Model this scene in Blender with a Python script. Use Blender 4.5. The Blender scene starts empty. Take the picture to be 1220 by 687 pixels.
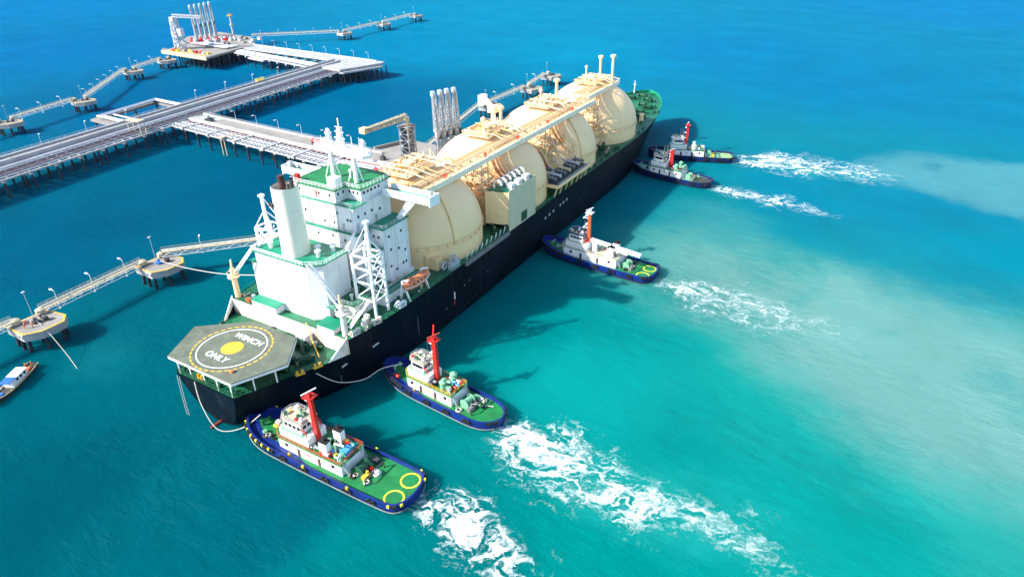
import bpy, math, random
import numpy as np
from mathutils import Vector, Matrix
random.seed(7)
scene = bpy.context.scene
C = scene.collection
R = math.radians

# ------------------------------------------------------------------ camera
cam_d = bpy.data.cameras.new('camera'); cam = bpy.data.objects.new('camera', cam_d); C.objects.link(cam)
YAW, PIT, ROLL, FPX = -0.5293, 0.51695, 0.010, 786.2
fw = Vector((math.sin(YAW)*math.cos(PIT), math.cos(YAW)*math.cos(PIT), -math.sin(PIT)))
rt0 = Vector((math.cos(YAW), -math.sin(YAW), 0)); up0 = rt0.cross(fw)
rt = math.cos(ROLL)*rt0 - math.sin(ROLL)*up0; up = math.sin(ROLL)*rt0 + math.cos(ROLL)*up0
M = Matrix((rt, up, -fw)).transposed().to_4x4(); M.translation = (117.92, -66.24, 101.71)
cam.matrix_world = M
cam_d.sensor_width = 36; cam_d.lens = 36*FPX/1220; cam_d.clip_start = 1; cam_d.clip_end = 20000
scene.camera = cam
scene.render.resolution_x, scene.render.resolution_y = 1024, 576

# ------------------------------------------------------------------ sky, sun, exposure
w = bpy.data.worlds.new('World'); scene.world = w; w.use_nodes = True
nt = w.node_tree; nt.nodes.clear()
sky = nt.nodes.new('ShaderNodeTexSky'); sky.sky_type = 'NISHITA'; sky.sun_disc = False
SUN_EL = R(35.5); sx, sy = -0.64, -0.77
sky.sun_elevation = SUN_EL; sky.sun_rotation = math.atan2(sx, sy)
sky.air_density = 1.0; sky.dust_density = 0.6; sky.ozone_density = 1.2
bg = nt.nodes.new('ShaderNodeBackground'); bg.inputs[1].default_value = 0.15
wo = nt.nodes.new('ShaderNodeOutputWorld')
nt.links.new(sky.outputs[0], bg.inputs[0]); nt.links.new(bg.outputs[0], wo.inputs[0])
sl = bpy.data.lights.new('sun', 'SUN'); sl.energy = 4.9; sl.angle = R(0.53); sl.color = (1.0, 0.955, 0.88)
so = bpy.data.objects.new('sun', sl); C.objects.link(so); so.location = (-200, -100, 300)
n_ = math.hypot(sx, sy); d_ = Vector((-sx/n_*math.cos(SUN_EL), -sy/n_*math.cos(SUN_EL), -math.sin(SUN_EL)))
so.rotation_euler = d_.to_track_quat('-Z', 'Y').to_euler()
vs = scene.view_settings; vs.view_transform = 'Standard'; vs.look = 'None'; vs.gamma = 1; vs.exposure = 1.15
vs.use_curve_mapping = False

# ------------------------------------------------------------------ materials
BRIGHT = ('white_ship','clean_white','rusty_white','cream','seam','warm_white','funnel','sage','rust_streaked')
MID = ('red','yellow','lemon','galvanised','white_pipe','orange','rope','tarp')
def mat(name, col, rough=.55, var=.12, scale=.5, metal=0.0, rust=0.0, rustcol=(.30, .12, .03), streak=True, bump=0.0, spec=.4, dirt=0.0, rthr=.56):
    if not any(k in name for k in BRIGHT): col = tuple(v*(.85 if any(k in name for k in MID) else .72) for v in col)
    m = bpy.data.materials.new(name); m.use_nodes = True; t = m.node_tree; N = t.nodes; L = t.links
    b = N['Principled BSDF']; b.inputs['Roughness'].default_value = rough; b.inputs['Metallic'].default_value = metal
    b.inputs['Specular IOR Level'].default_value = spec
    tc = N.new('ShaderNodeTexCoord')
    nz = N.new('ShaderNodeTexNoise'); nz.inputs['Scale'].default_value = scale; nz.inputs['Detail'].default_value = 6; nz.inputs['Roughness'].default_value = .65
    L.new(tc.outputs['Object'], nz.inputs['Vector'])
    mx = N.new('ShaderNodeMix'); mx.data_type = 'RGBA'
    c = Vector(col)
    mx.inputs['A'].default_value = (*[max(0, v*(1-var)) for v in c], 1); mx.inputs['B'].default_value = (*[min(.95, v*(1+var)) for v in c], 1)
    mr = N.new('ShaderNodeMapRange'); mr.inputs[1].default_value = .35; mr.inputs[2].default_value = .65
    L.new(nz.outputs[0], mr.inputs[0]); L.new(mr.outputs[0], mx.inputs['Factor'])
    out = mx.outputs['Result']
    def overlay(amount, ocol, sc, zs, thr):
        nonlocal out
        mp = N.new('ShaderNodeMapping'); mp.inputs['Scale'].default_value = (sc, sc, sc*zs)
        L.new(tc.outputs['Object'], mp.inputs[0])
        n2 = N.new('ShaderNodeTexNoise'); n2.inputs['Scale'].default_value = 1; n2.inputs['Detail'].default_value = 7; n2.inputs['Roughness'].default_value = .7
        L.new(mp.outputs[0], n2.inputs['Vector'])
        r2 = N.new('ShaderNodeMapRange'); r2.inputs[1].default_value = thr; r2.inputs[2].default_value = thr+.17; r2.inputs[4].default_value = amount
        L.new(n2.outputs[0], r2.inputs[0])
        m2 = N.new('ShaderNodeMix'); m2.data_type = 'RGBA'; m2.inputs['B'].default_value = (*ocol, 1)
        L.new(out, m2.inputs['A']); L.new(r2.outputs[0], m2.inputs['Factor']); out = m2.outputs['Result']
    if dirt: overlay(dirt, tuple(v*.45 for v in col), .35, 1, .52)
    if rust: overlay(rust, rustcol, .55, .12 if streak else 1, rthr)
    L.new(out, b.inputs['Base Color'])
    if bump:
        bp_ = N.new('ShaderNodeBump'); bp_.inputs['Strength'].default_value = bump; bp_.inputs['Distance'].default_value = .05
        L.new(nz.outputs[0], bp_.inputs['Height']); L.new(bp_.outputs[0], b.inputs['Normal'])
    return m
MT = dict(
    navy=mat('navy_hull_paint', (.003, .0085, .018), .5, .35, .08, rust=.45, rustcol=(.028, .026, .028), rthr=.53, dirt=.3, spec=.12),
    antifoul=mat('red_antifouling', (.22, .03, .02), .6),
    green=mat('green_deck_paint', (.012, .165, .075), .5, .35, .12, rust=.22, streak=False, rustcol=(.16, .12, .03), dirt=.45),
    bgreen=mat('bright_green_deck_paint', (.012, .225, .06), .55, .25, .3, dirt=.35, rust=.3, rthr=.54, streak=False, rustcol=(.10,.12,.05)),
    tgreen=mat('teal_green_deck_paint', (.006, .29, .16), .5, .2, .2, dirt=.25),
    dgreen=mat('dark_green_machinery', (.012, .10, .05), .5, .3, .8),
    white=mat('white_ship_paint', (.73, .73, .74), .45, .06, .3, rust=.38, rustcol=(.50, .34, .18), rthr=.53),
    cwhite=mat('clean_white_paint', (.82, .82, .81), .4, .04, .5),
    wrust=mat('rusty_white_paint', (.74, .71, .65), .5, .08, .3, rust=.8, rustcol=(.45, .24, .08), rthr=.49, dirt=.15),
    cream=mat('cream_tank_paint', (.90, .62, .33), .5, .03, .08, rust=.16, rustcol=(.62, .38, .14), rthr=.54),
    crust=mat('rust_streaked_cream_paint', (.90, .61, .32), .5, .04, .08, rust=.4, rustcol=(.58, .28, .07), rthr=.55),
    dcream=mat('ochre_cream_steel', (.62, .49, .31), .6, .2, .7, rust=.4, rustcol=(.34, .16, .05), streak=False),
    seam=mat('ochre_seam_paint', (.60, .38, .14), .6, .2, .5),
    sage=mat('sage_grey_paint', (.52, .48, .33), .5, .05, .3),
    grey=mat('grey_steel', (.22, .23, .23), .5, .2, .6),
    dgrey=mat('dark_grey_steel', (.06, .065, .07), .6, .3, .8),
    lgrey=mat('pale_galvanised_steel', (.52, .55, .58), .4, .12, .5, metal=.2),
    black=mat('black_rubber', (.012, .012, .013), .8, .3, 2),
    heli=mat('grey_green_helideck_paint', (.15, .175, .125), .75, .2, .25, dirt=.4, rust=.35, rthr=.55, streak=False, rustcol=(.24,.25,.2)),
    yellow=mat('yellow_paint', (.80, .46, .04), .55, .1, 1),
    lyellow=mat('lemon_paint', (.78, .72, .05), .55, .1, 1),
    red=mat('red_paint', (.62, .02, .015), .4, .1, 1),
    ored=mat('orange_red_paint', (.62, .10, .04), .45, .2, 1),
    orange=mat('orange_fibreglass', (.72, .22, .09), .4, .1, .6, dirt=.25),
    funnel=mat('pale_funnel_paint', (.82, .76, .62), .45, .04, .3, rust=.12, rustcol=(.5, .3, .12)),
    bwhite=mat('warm_white_paint', (.84, .72, .55), .45, .06, .3, rust=.2, rustcol=(.5,.32,.12)),
    soot=mat('sooty_rusted_pipe', (.10, .045, .035), .7, .5, .6),
    glass=mat('dark_window_glass', (.012, .016, .022), .08, .2, 1, spec=.6),
    blue=mat('blue_tug_paint', (.006, .028, .22), .45, .25, .4, dirt=.45, rust=.35, rthr=.55, rustcol=(.05,.04,.05)),
    dblue=mat('dark_blue_tug_paint', (.008, .025, .13), .4, .25, .4, dirt=.3),
    rope=mat('pale_rope', (.62, .58, .52), .8, .1, 3),
    conc=mat('pale_concrete', (.33, .305, .27), .8, .16, .12, bump=.2, dirt=.2),
    wconc=mat('weathered_white_concrete', (.40, .40, .405), .75, .14, .2, dirt=.4),
    road=mat('grey_asphalt_roadway', (.25, .25, .25), .85, .15, .3),
    pile=mat('dark_wet_pile_steel', (.022, .034, .055), .55, .4, .3),
    cat=mat('buff_walkway_paint', (.60, .53, .36), .6, .12, .4, dirt=.2),
    pipe=mat('white_pipe_lagging', (.52, .53, .56), .4, .12, .4),
    gpipe=mat('grey_pipe_lagging', (.33, .34, .37), .4, .2, .4),
    maroon=mat('maroon_pipe_paint', (.20, .03, .035), .5, .2, .6),
    wood=mat('weathered_boat_planks', (.055, .06, .045), .7, .3, .8),
    tarp=mat('blue_tarpaulin', (.03, .14, .46), .6, .1, 1),
    skin=mat('skin', (.35, .2, .13), .6),
    vest=mat('orange_work_overalls', (.75, .16, .03), .7),
    navycloth=mat('navy_work_clothes', (.02, .03, .09), .8),
    ltblue=mat('light_blue_machinery', (.08, .38, .62), .5, .1, 1),
    pgreen=mat('pale_green_machinery', (.20, .50, .30), .5, .2, 1),
)

def rust_spots(m, spots, col=(.42, .14, .02)):
    """rust bleeding down from fittings: soft blobs broken up by vertical streaks"""
    t = m.node_tree; N = t.nodes; L = t.links; b = N['Principled BSDF']; src = b.inputs['Base Color'].links[0].from_socket
    tc = N.new('ShaderNodeTexCoord'); acc_ = None
    for (c, r_) in spots:
        d = N.new('ShaderNodeVectorMath'); d.operation = 'DISTANCE'; L.new(tc.outputs['Object'], d.inputs[0]); d.inputs[1].default_value = c
        mr = N.new('ShaderNodeMapRange'); mr.interpolation_type = 'SMOOTHSTEP'; mr.inputs[1].default_value = r_*.15; mr.inputs[2].default_value = r_; mr.inputs[3].default_value = 1; mr.inputs[4].default_value = 0
        L.new(d.outputs['Value'], mr.inputs[0])
        if acc_ is None: acc_ = mr.outputs[0]
        else:
            a = N.new('ShaderNodeMath'); a.operation = 'MAXIMUM'; L.new(acc_, a.inputs[0]); L.new(mr.outputs[0], a.inputs[1]); acc_ = a.outputs[0]
    mp = N.new('ShaderNodeMapping'); mp.inputs['Scale'].default_value = (.8,.8,.16); L.new(tc.outputs['Object'], mp.inputs[0])
    nz = N.new('ShaderNodeTexNoise'); nz.inputs['Scale'].default_value = 1; nz.inputs['Detail'].default_value = 7; nz.inputs['Roughness'].default_value = .7; L.new(mp.outputs[0], nz.inputs['Vector'])
    r2 = N.new('ShaderNodeMapRange'); r2.inputs[1].default_value = .36; r2.inputs[2].default_value = .58; L.new(nz.outputs[0], r2.inputs[0])
    mu = N.new('ShaderNodeMath'); mu.operation = 'MULTIPLY'; L.new(acc_, mu.inputs[0]); L.new(r2.outputs[0], mu.inputs[1])
    mx = N.new('ShaderNodeMix'); mx.data_type = 'RGBA'; L.new(src, mx.inputs['A']); mx.inputs['B'].default_value = (*col, 1); L.new(mu.outputs[0], mx.inputs['Factor'])
    L.new(mx.outputs['Result'], b.inputs['Base Color'])
rust_spots(MT['crust'], [((13,106,29),9), ((15.5,111,26),6), ((12,148,29),8), ((9,133,32),6), ((15,152,25),5), ((8,180,32),6), ((13,99,22),5), ((13,141,22),5)])
# ------------------------------------------------------------------ mesh helpers
class MB:
    def __init__(s): s.v = []; s.f = []
    def add(s, vs, fs):
        o = len(s.v); s.v += [tuple(p) for p in vs]; s.f += [tuple(i+o for i in f) for f in fs]; return s
    def box(s, x0, x1, y0, y1, z0, z1):
        return s.add([(x0,y0,z0),(x1,y0,z0),(x1,y1,z0),(x0,y1,z0),(x0,y0,z1),(x1,y0,z1),(x1,y1,z1),(x0,y1,z1)],
            [(3,2,1,0),(4,5,6,7),(0,1,5,4),(1,2,6,5),(2,3,7,6),(3,0,4,7)])
    def bar(s, p0, p1, wd, ht=None):          # square bar between two points
        p0, p1 = Vector(p0), Vector(p1); ht = ht or wd; d = (p1-p0).normalized()
        u = d.cross(Vector((0,0,1)));  u = Vector((1,0,0)) if u.length < 1e-4 else u.normalized()
        v = u.cross(d).normalized(); a = u*wd/2; b = v*ht/2
        vs = [p+q for p in (p0,p1) for q in (-a-b, a-b, a+b, -a+b)]
        return s.add(vs, [(3,2,1,0),(4,5,6,7),(0,1,5,4),(1,2,6,5),(2,3,7,6),(3,0,4,7)])
    def cyl(s, p0, p1, r0, r1=None, n=10, caps=True):
        p0, p1 = Vector(p0), Vector(p1); r1 = r0 if r1 is None else r1; d = (p1-p0).normalized()
        u = d.cross(Vector((0,0,1)));  u = Vector((1,0,0)) if u.length < 1e-4 else u.normalized()
        v = d.cross(u)
        vs = [p + (u*math.cos(2*math.pi*i/n)+v*math.sin(2*math.pi*i/n))*r for p, r in ((p0,r0),(p1,r1)) for i in range(n)]
        fs = [(i,(i+1)%n,n+(i+1)%n,n+i) for i in range(n)]
        if caps: fs += [tuple(range(n-1,-1,-1)), tuple(range(n,2*n))]
        return s.add(vs, fs)
    def tube(s, pts, r, n=8):
        P = [Vector(p) for p in pts]; vs = []
        for i, p in enumerate(P):
            d = (P[min(i+1,len(P)-1)]-P[max(i-1,0)]).normalized()
            u = d.cross(Vector((0,0,1)));  u = Vector((1,0,0)) if u.length < 1e-3 else u.normalized()
            v = d.cross(u); vs += [p+(u*math.cos(2*math.pi*k/n)+v*math.sin(2*math.pi*k/n))*r for k in range(n)]
        fs = [(i*n+k, i*n+(k+1)%n, (i+1)*n+(k+1)%n, (i+1)*n+k) for i in range(len(P)-1) for k in range(n)]
        fs += [tuple(range(n-1,-1,-1)), tuple(range((len(P)-1)*n, len(P)*n))]
        return s.add(vs, fs)
    def prism(s, poly, z0, z1):
        n = len(poly)
        zb = z0 if callable(z0) else (lambda p: z0); zt = z1 if callable(z1) else (lambda p: z1)
        vs = [(p[0],p[1],zb(p)) for p in poly]+[(p[0],p[1],zt(p)) for p in poly]
        return s.add(vs, [tuple(range(n-1,-1,-1)), tuple(range(n,2*n))]+[(i,(i+1)%n,n+(i+1)%n,n+i) for i in range(n)])
    def lathe(s, prof, c=(0,0,0), n=32):
        vs = []; m = len(prof)
        for r, z in prof: vs += [(c[0]+r*math.cos(2*math.pi*i/n), c[1]+r*math.sin(2*math.pi*i/n), c[2]+z) for i in range(n)]
        fs = [(j*n+i, j*n+(i+1)%n, (j+1)*n+(i+1)%n, (j+1)*n+i) for j in range(m-1) for i in range(n)]
        if prof[0][0] > 1e-6: fs.append(tuple(range(n-1,-1,-1)))
        if prof[-1][0] > 1e-6: fs.append(tuple(range((m-1)*n, m*n)))
        return s.add(vs, fs)
    def ball(s, c, r, n=12, k=.999):
        return s.lathe([(max(1e-3, r*math.sin(math.pi*i/8)), -r*math.cos(math.pi*i/8)) for i in range(9)], c, n)
    def ring(s, c, r0, r1, z0, z1, n=48, a0=0, a1=2*math.pi):
        full = abs(a1-a0-2*math.pi) < 1e-6; k = n if full else n+1; vs = []
        for i in range(k):
            a = a0+(a1-a0)*i/n; ca, sa = math.cos(a), math.sin(a)
            vs += [(c[0]+r0*ca,c[1]+r0*sa,z0),(c[0]+r1*ca,c[1]+r1*sa,z0),(c[0]+r1*ca,c[1]+r1*sa,z1),(c[0]+r0*ca,c[1]+r0*sa,z1)]
        fs = []
        for i in range(n):
            a, b = i*4, ((i+1)%k)*4
            fs += [(a+j, a+(j+1)%4, b+(j+1)%4, b+j) for j in range(4)]
        if not full: fs += [(0,3,2,1), tuple(4*n+j for j in range(4))]
        return s.add(vs, fs)
    def torus(s, c, r, t, axis='z', n=14, m=6):
        vs = []
        for i in range(n):
            a = 2*math.pi*i/n
            for j in range(m):
                b = 2*math.pi*j/m; q = (math.cos(a)*(r+t*math.cos(b)), math.sin(a)*(r+t*math.cos(b)), t*math.sin(b))
                if axis == 'y': q = (q[0], q[2], q[1])
                if axis == 'x': q = (q[2], q[0], q[1])
                vs.append((c[0]+q[0], c[1]+q[1], c[2]+q[2]))
        return s.add(vs, [(i*m+j, ((i+1)%n)*m+j, ((i+1)%n)*m+(j+1)%m, i*m+(j+1)%m) for i in range(n) for j in range(m)])
    def rail(s, pts, h=1.1, step=2.0, t=.07, bars=2, close=False):
        P = [Vector(p) for p in pts]
        if close: P.append(P[0])
        for a, b in zip(P[:-1], P[1:]):
            L = (b-a).length; n = max(1, int(round(L/step)))
            for i in range(n+1):
                q = a.lerp(b, i/n); s.bar(q, q+Vector((0,0,h)), t)
            for k in range(1, bars+1):
                z = Vector((0,0,h*k/bars)); s.bar(a+z, b+z, t)
        return s
    def lattice(s, c0, c1, w0, w1, n, t=.3, td=.2, axis=None):   # four-leg lattice between two square ends (vertical or along any axis)
        a, b = Vector(c0), Vector(c1); d = (b-a).normalized()
        u = d.cross(Vector((0,0,1)));  u = Vector((1,0,0)) if u.length < 1e-3 else u.normalized()
        v = d.cross(u); sg = [(-1,-1),(1,-1),(1,1),(-1,1)]
        def P(i, k): f = i/n; ww = (w0+(w1-w0)*f)/2; return a.lerp(b, f)+u*sg[k][0]*ww+v*sg[k][1]*ww
        for k in range(4):
            s.bar(P(0,k), P(n,k), t)
            for i in range(n):
                s.bar(P(i,k) if (i+k)%2 else P(i,(k+1)%4), P(i+1,(k+1)%4) if (i+k)%2 else P(i+1,k), td)
                s.bar(P(i+1,k), P(i+1,(k+1)%4), td)
        return s
    def mesh(s, name, m, smooth=False):
        me = bpy.data.meshes.new(name); me.from_pydata(s.v, [], s.f); me.update()
        if m is not None: me.materials.append(MT[m] if isinstance(m, str) else m)
        if smooth:
            me.polygons.foreach_set('use_smooth', [True]*len(me.polygons))
            try: me.set_sharp_from_angle(angle=R(38))
            except Exception: pass
        return me
    def build(s, name, m, parent=None, smooth=False, loc=None, rz=0):
        return place(s.mesh(name, m, smooth), name, parent, loc, rz)
def place(me, name, parent=None, loc=None, rz=0):
    o = bpy.data.objects.new(name, me); C.objects.link(o)
    if parent is not None:
        o.parent = parent
        if parent.get('wc'): o.matrix_parent_inverse = Matrix.Translation(-parent.location)
    if loc is not None: o.location = loc
    if rz: o.rotation_euler.z = rz
    return o
def tag(o, label, cat, group=None, kind=None):
    if label: o['label'] = label
    if cat: o['category'] = cat
    if group: o['group'] = group
    if kind: o['kind'] = kind
    return o
WC = []
def thing(name, label, cat, loc=(0,0,0), rz=0, group=None, wc=False):
    o = bpy.data.objects.new(name, None); C.objects.link(o); o.location = loc; o.rotation_euler.z = rz
    o.empty_display_size = 1
    if wc: o['wc'] = 1; WC.append(o)
    return tag(o, label, cat, group)
ORD = ['first','second','third','fourth','fifth','sixth','seventh','eighth','ninth','tenth','eleventh','twelfth','thirteenth','fourteenth','fifteenth','sixteenth','seventeenth','eighteenth','nineteenth','twentieth']
def lerp(a, b, t): return a+(b-a)*t
# ------------------------------------------------------------------ water
SOUNDINGS = [(-910,417,(0, 0.17, 0.41)), (-305,646,(0, 0.22, 0.4)), (201,915,(0.001, 0.185, 0.425)), (81,432,(0, 0.182, 0.376)), (-26,518,(0, 0.187, 0.4)), (-120,472,(0, 0.23, 0.41)), (-249,409,(0, 0.205, 0.39)), (-521,276,(0, 0.15, 0.37)), (-159,246,(0, 0.12, 0.254)), (-262,205,(0, 0.11, 0.26)), (-110,106,(0, 0.09, 0.18)), (-128,33,(0, 0.093, 0.18)), (-10,-32,(0, 0.086, 0.123)), (33,-18,(0, 0.107, 0.145)), (-36,1,(0, 0.11, 0.155)), (55,-9,(0, 0.165, 0.18)), (67,58,(0.002, 0.29, 0.285)), (148,57,(0.018, 0.32, 0.3)), (94,17,(0, 0.245, 0.235)), (128,36,(0.002, 0.28, 0.262)), (103,82,(0.006, 0.3, 0.28)), (45,72,(0, 0.22, 0.23)), (162,191,(0.001, 0.218, 0.323)), (139,219,(0.002, 0.205, 0.33)), (94,215,(0.002, 0.205, 0.32)), (54,184,(0.003, 0.22, 0.27)), (179,432,(0, 0.19, 0.36)), (81,132,(0.02, 0.28, 0.27)), (160,122,(0.03, 0.28, 0.31))]
def water_material():
    m = bpy.data.materials.new('sea_water'); m.use_nodes = True; t = m.node_tree; N = t.nodes; L = t.links
    b = N['Principled BSDF']; b.inputs['Roughness'].default_value = .5; b.inputs['Specular IOR Level'].default_value = 0
    b.subsurface_method = 'BURLEY'; b.inputs['Subsurface Weight'].default_value = .75; b.inputs['Subsurface Radius'].default_value = (.3,1,1); b.inputs['Subsurface Scale'].default_value = 9.0
    tc = N.new('ShaderNodeTexCoord')
    def noise(scale, det, sc=(1,1,1), rough=.6, dist=0):
        mp = N.new('ShaderNodeMapping'); mp.inputs['Scale'].default_value = sc; L.new(tc.outputs['Object'], mp.inputs[0])
        n = N.new('ShaderNodeTexNoise'); n.inputs['Scale'].default_value = scale; n.inputs['Detail'].default_value = det
        n.inputs['Roughness'].default_value = rough; n.inputs['Distortion'].default_value = dist
        L.new(mp.outputs[0], n.inputs['Vector']); return n
    # wandering coordinates: currents drag the colour patches about
    wn = noise(.014, 8, rough=.68)
    sub = N.new('ShaderNodeVectorMath'); sub.operation = 'SUBTRACT'; sub.inputs[1].default_value = (.5,.5,.5); L.new(wn.outputs['Color'], sub.inputs[0])
    scl = N.new('ShaderNodeVectorMath'); scl.operation = 'SCALE'; scl.inputs['Scale'].default_value = 62; L.new(sub.outputs[0], scl.inputs[0])
    ad = N.new('ShaderNodeVectorMath'); ad.operation = 'ADD'; L.new(tc.outputs['Object'], ad.inputs[0]); L.new(scl.outputs[0], ad.inputs[1])
    flat = N.new('ShaderNodeVectorMath'); flat.operation = 'MULTIPLY'; flat.inputs[1].default_value = (1,1,0); L.new(ad.outputs[0], flat.inputs[0])
    W = flat.outputs[0]
    cur = None
    def rgb(c):
        n = N.new('ShaderNodeRGB'); n.outputs[0].default_value = (*c, 1); return n.outputs[0]
    # depth and bottom colour of the bay, known at a few soundings and blended between them
    wsum = csum = None
    for (x, y, c) in SOUNDINGS:
        d = N.new('ShaderNodeVectorMath'); d.operation = 'DISTANCE'; L.new(W, d.inputs[0]); d.inputs[1].default_value = (x, y, 0)
        pw = N.new('ShaderNodeMath'); pw.operation = 'POWER'; L.new(d.outputs['Value'], pw.inputs[0]); pw.inputs[1].default_value = -3.2
        sc = N.new('ShaderNodeVectorMath'); sc.operation = 'SCALE'; sc.inputs[0].default_value = c; L.new(pw.outputs[0], sc.inputs['Scale'])
        if wsum is None: wsum, csum = pw.outputs[0], sc.outputs[0]
        else:
            a = N.new('ShaderNodeMath'); a.operation = 'ADD'; L.new(wsum, a.inputs[0]); L.new(pw.outputs[0], a.inputs[1]); wsum = a.outputs[0]
            v = N.new('ShaderNodeVectorMath'); v.operation = 'ADD'; L.new(csum, v.inputs[0]); L.new(sc.outputs[0], v.inputs[1]); csum = v.outputs[0]
    iv = N.new('ShaderNodeMath'); iv.operation = 'DIVIDE'; iv.inputs[0].default_value = 1; L.new(wsum, iv.inputs[1])
    nm = N.new('ShaderNodeVectorMath'); nm.operation = 'SCALE'; L.new(csum, nm.inputs[0]); L.new(iv.outputs[0], nm.inputs['Scale']); cur = nm.outputs[0]
    def patch(col, cx, cy, rx, ry, ang, e0, e1, amt=1.0, mod=None):
        """own colour of the water inside an ellipse (shoal, silt plume, stirred-up bubbles); e0..e1 soft edge in radii"""
        nonlocal cur
        s1 = N.new('ShaderNodeMapping'); s1.vector_type = 'TEXTURE'
        s1.inputs['Location'].default_value = (cx, cy, 0); s1.inputs['Rotation'].default_value = (0,0,R(ang)); s1.inputs['Scale'].default_value = (rx, ry, 1)
        L.new(W, s1.inputs[0])
        ln = N.new('ShaderNodeVectorMath'); ln.operation = 'LENGTH'; L.new(s1.outputs[0], ln.inputs[0])
        mr = N.new('ShaderNodeMapRange'); mr.interpolation_type = 'SMOOTHSTEP'
        mr.inputs[1].default_value = e0; mr.inputs[2].default_value = e1; mr.inputs[3].default_value = amt; mr.inputs[4].default_value = 0
        L.new(ln.outputs['Value'], mr.inputs[0]); f = mr.outputs[0]
        if mod:
            nn = noise(*mod[:2], rough=.65); m2 = N.new('ShaderNodeMapRange'); m2.inputs[1].default_value = mod[2]; m2.inputs[2].default_value = mod[3]
            L.new(nn.outputs[0], m2.inputs[0]); mu = N.new('ShaderNodeMath'); mu.operation = 'MULTIPLY'; L.new(f, mu.inputs[0]); L.new(m2.outputs[0], mu.inputs[1]); f = mu.outputs[0]
        mx = N.new('ShaderNodeMix'); mx.data_type = 'RGBA'; mx.inputs['B'].default_value = (*col, 1)
        L.new(cur, mx.inputs['A']); L.new(f, mx.inputs['Factor']); cur = mx.outputs['Result']
    WATER_PATCHES(patch)
    # mottling
    mt = noise(.03, 7, rough=.65); mr = N.new('ShaderNodeMapRange'); mr.inputs[1].default_value = .3; mr.inputs[2].default_value = .7; mr.inputs[3].default_value = .56; mr.inputs[4].default_value = .68
    L.new(mt.outputs[0], mr.inputs[0])
    tn = N.new('ShaderNodeVectorMath'); tn.operation = 'MULTIPLY'; tn.inputs[1].default_value = (.95,1.03,.97); L.new(cur, tn.inputs[0])
    vm = N.new('ShaderNodeVectorMath'); vm.operation = 'SCALE'; L.new(tn.outputs[0], vm.inputs[0]); L.new(mr.outputs[0], vm.inputs['Scale'])
    L.new(vm.outputs[0], b.inputs['Base Color'])
    # ripples running with the breeze, long waves and small chop
    a1 = noise(.16, 5, (1.0, 2.4, 1), .6, .4); a2 = noise(.75, 4, (1, 1.9, 1), .6, .3)
    s = N.new('ShaderNodeMath'); s.operation = 'MULTIPLY_ADD'; L.new(a2.outputs[0], s.inputs[0]); s.inputs[1].default_value = .35; L.new(a1.outputs[0], s.inputs[2])
    gust = noise(.018, 4, (1, 1.6, 1), .6); gr = N.new('ShaderNodeMapRange'); gr.inputs[1].default_value = .35; gr.inputs[2].default_value = .65; gr.inputs[3].default_value = .22; gr.inputs[4].default_value = .9; L.new(gust.outputs[0], gr.inputs[0])
    bu = N.new('ShaderNodeBump'); bu.inputs['Distance'].default_value = 1.25; L.new(gr.outputs[0], bu.inputs['Strength'])
    L.new(s.outputs[0], bu.inputs['Height']); L.new(bu.outputs[0], b.inputs['Normal'])
    gl = N.new('ShaderNodeBsdfGlossy'); gl.inputs['Roughness'].default_value = .22; L.new(bu.outputs[0], gl.inputs['Normal'])
    fr = N.new('ShaderNodeFresnel'); fr.inputs['IOR'].default_value = 1.33; L.new(bu.outputs[0], fr.inputs['Normal'])
    fs_ = N.new('ShaderNodeMath'); fs_.operation = 'MULTIPLY'; L.new(fr.outputs[0], fs_.inputs[0]); fs_.inputs[1].default_value = .035; fs_.use_clamp = True
    ms = N.new('ShaderNodeMixShader'); L.new(fs_.outputs[0], ms.inputs[0]); L.new(b.outputs[0], ms.inputs[1]); L.new(gl.outputs[0], ms.inputs[2])
    L.new(ms.outputs[0], N['Material Output'].inputs[0])
    return m
def WATER_PATCHES(p):
    p((.160,.365,.35), 132, 110, 112, 52, -24, .4, 1.02, 1.0, (.024, 8, .22, .47))   # silt plumes
    p((.085,.31,.38), 196, 272, 98, 48, 6, .68, 1.0, .97, (.03, 8, .18, .42))
    p((.05,.28,.31), 72, 172, 36, 22, -20, .2, 1.1, .6)
    p((.02,.38,.36), 88, 28, 40, 12, -4, .3, 1.1, .45)                   # bubbly water round the wakes
    p((.02,.34,.36), 92, 250, 44, 11, 4, .3, 1.1, .4)
    p((.005,.17,.21), -48, 4, 16, 12, 20, .2, 1.1, .5)
wm = water_material()
mb = MB()
xs = [-9000,-2500,-1100,-500,-250,-120,-40,40,120,240,500,1100,2500,9000]; ys = [-3000,-800,-200,-60,20,100,200,330,500,800,1300,3000,12000]
mb.v = [(x,y,0) for y in ys for x in xs]; nx = len(xs)
mb.f = [(j*nx+i, j*nx+i+1, (j+1)*nx+i+1, (j+1)*nx+i) for j in range(len(ys)-1) for i in range(nx-1)]
sea = mb.build('sea_water', wm); tag(sea, 'turquoise and blue harbour water with pale silt plumes', 'water', kind='structure')

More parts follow.
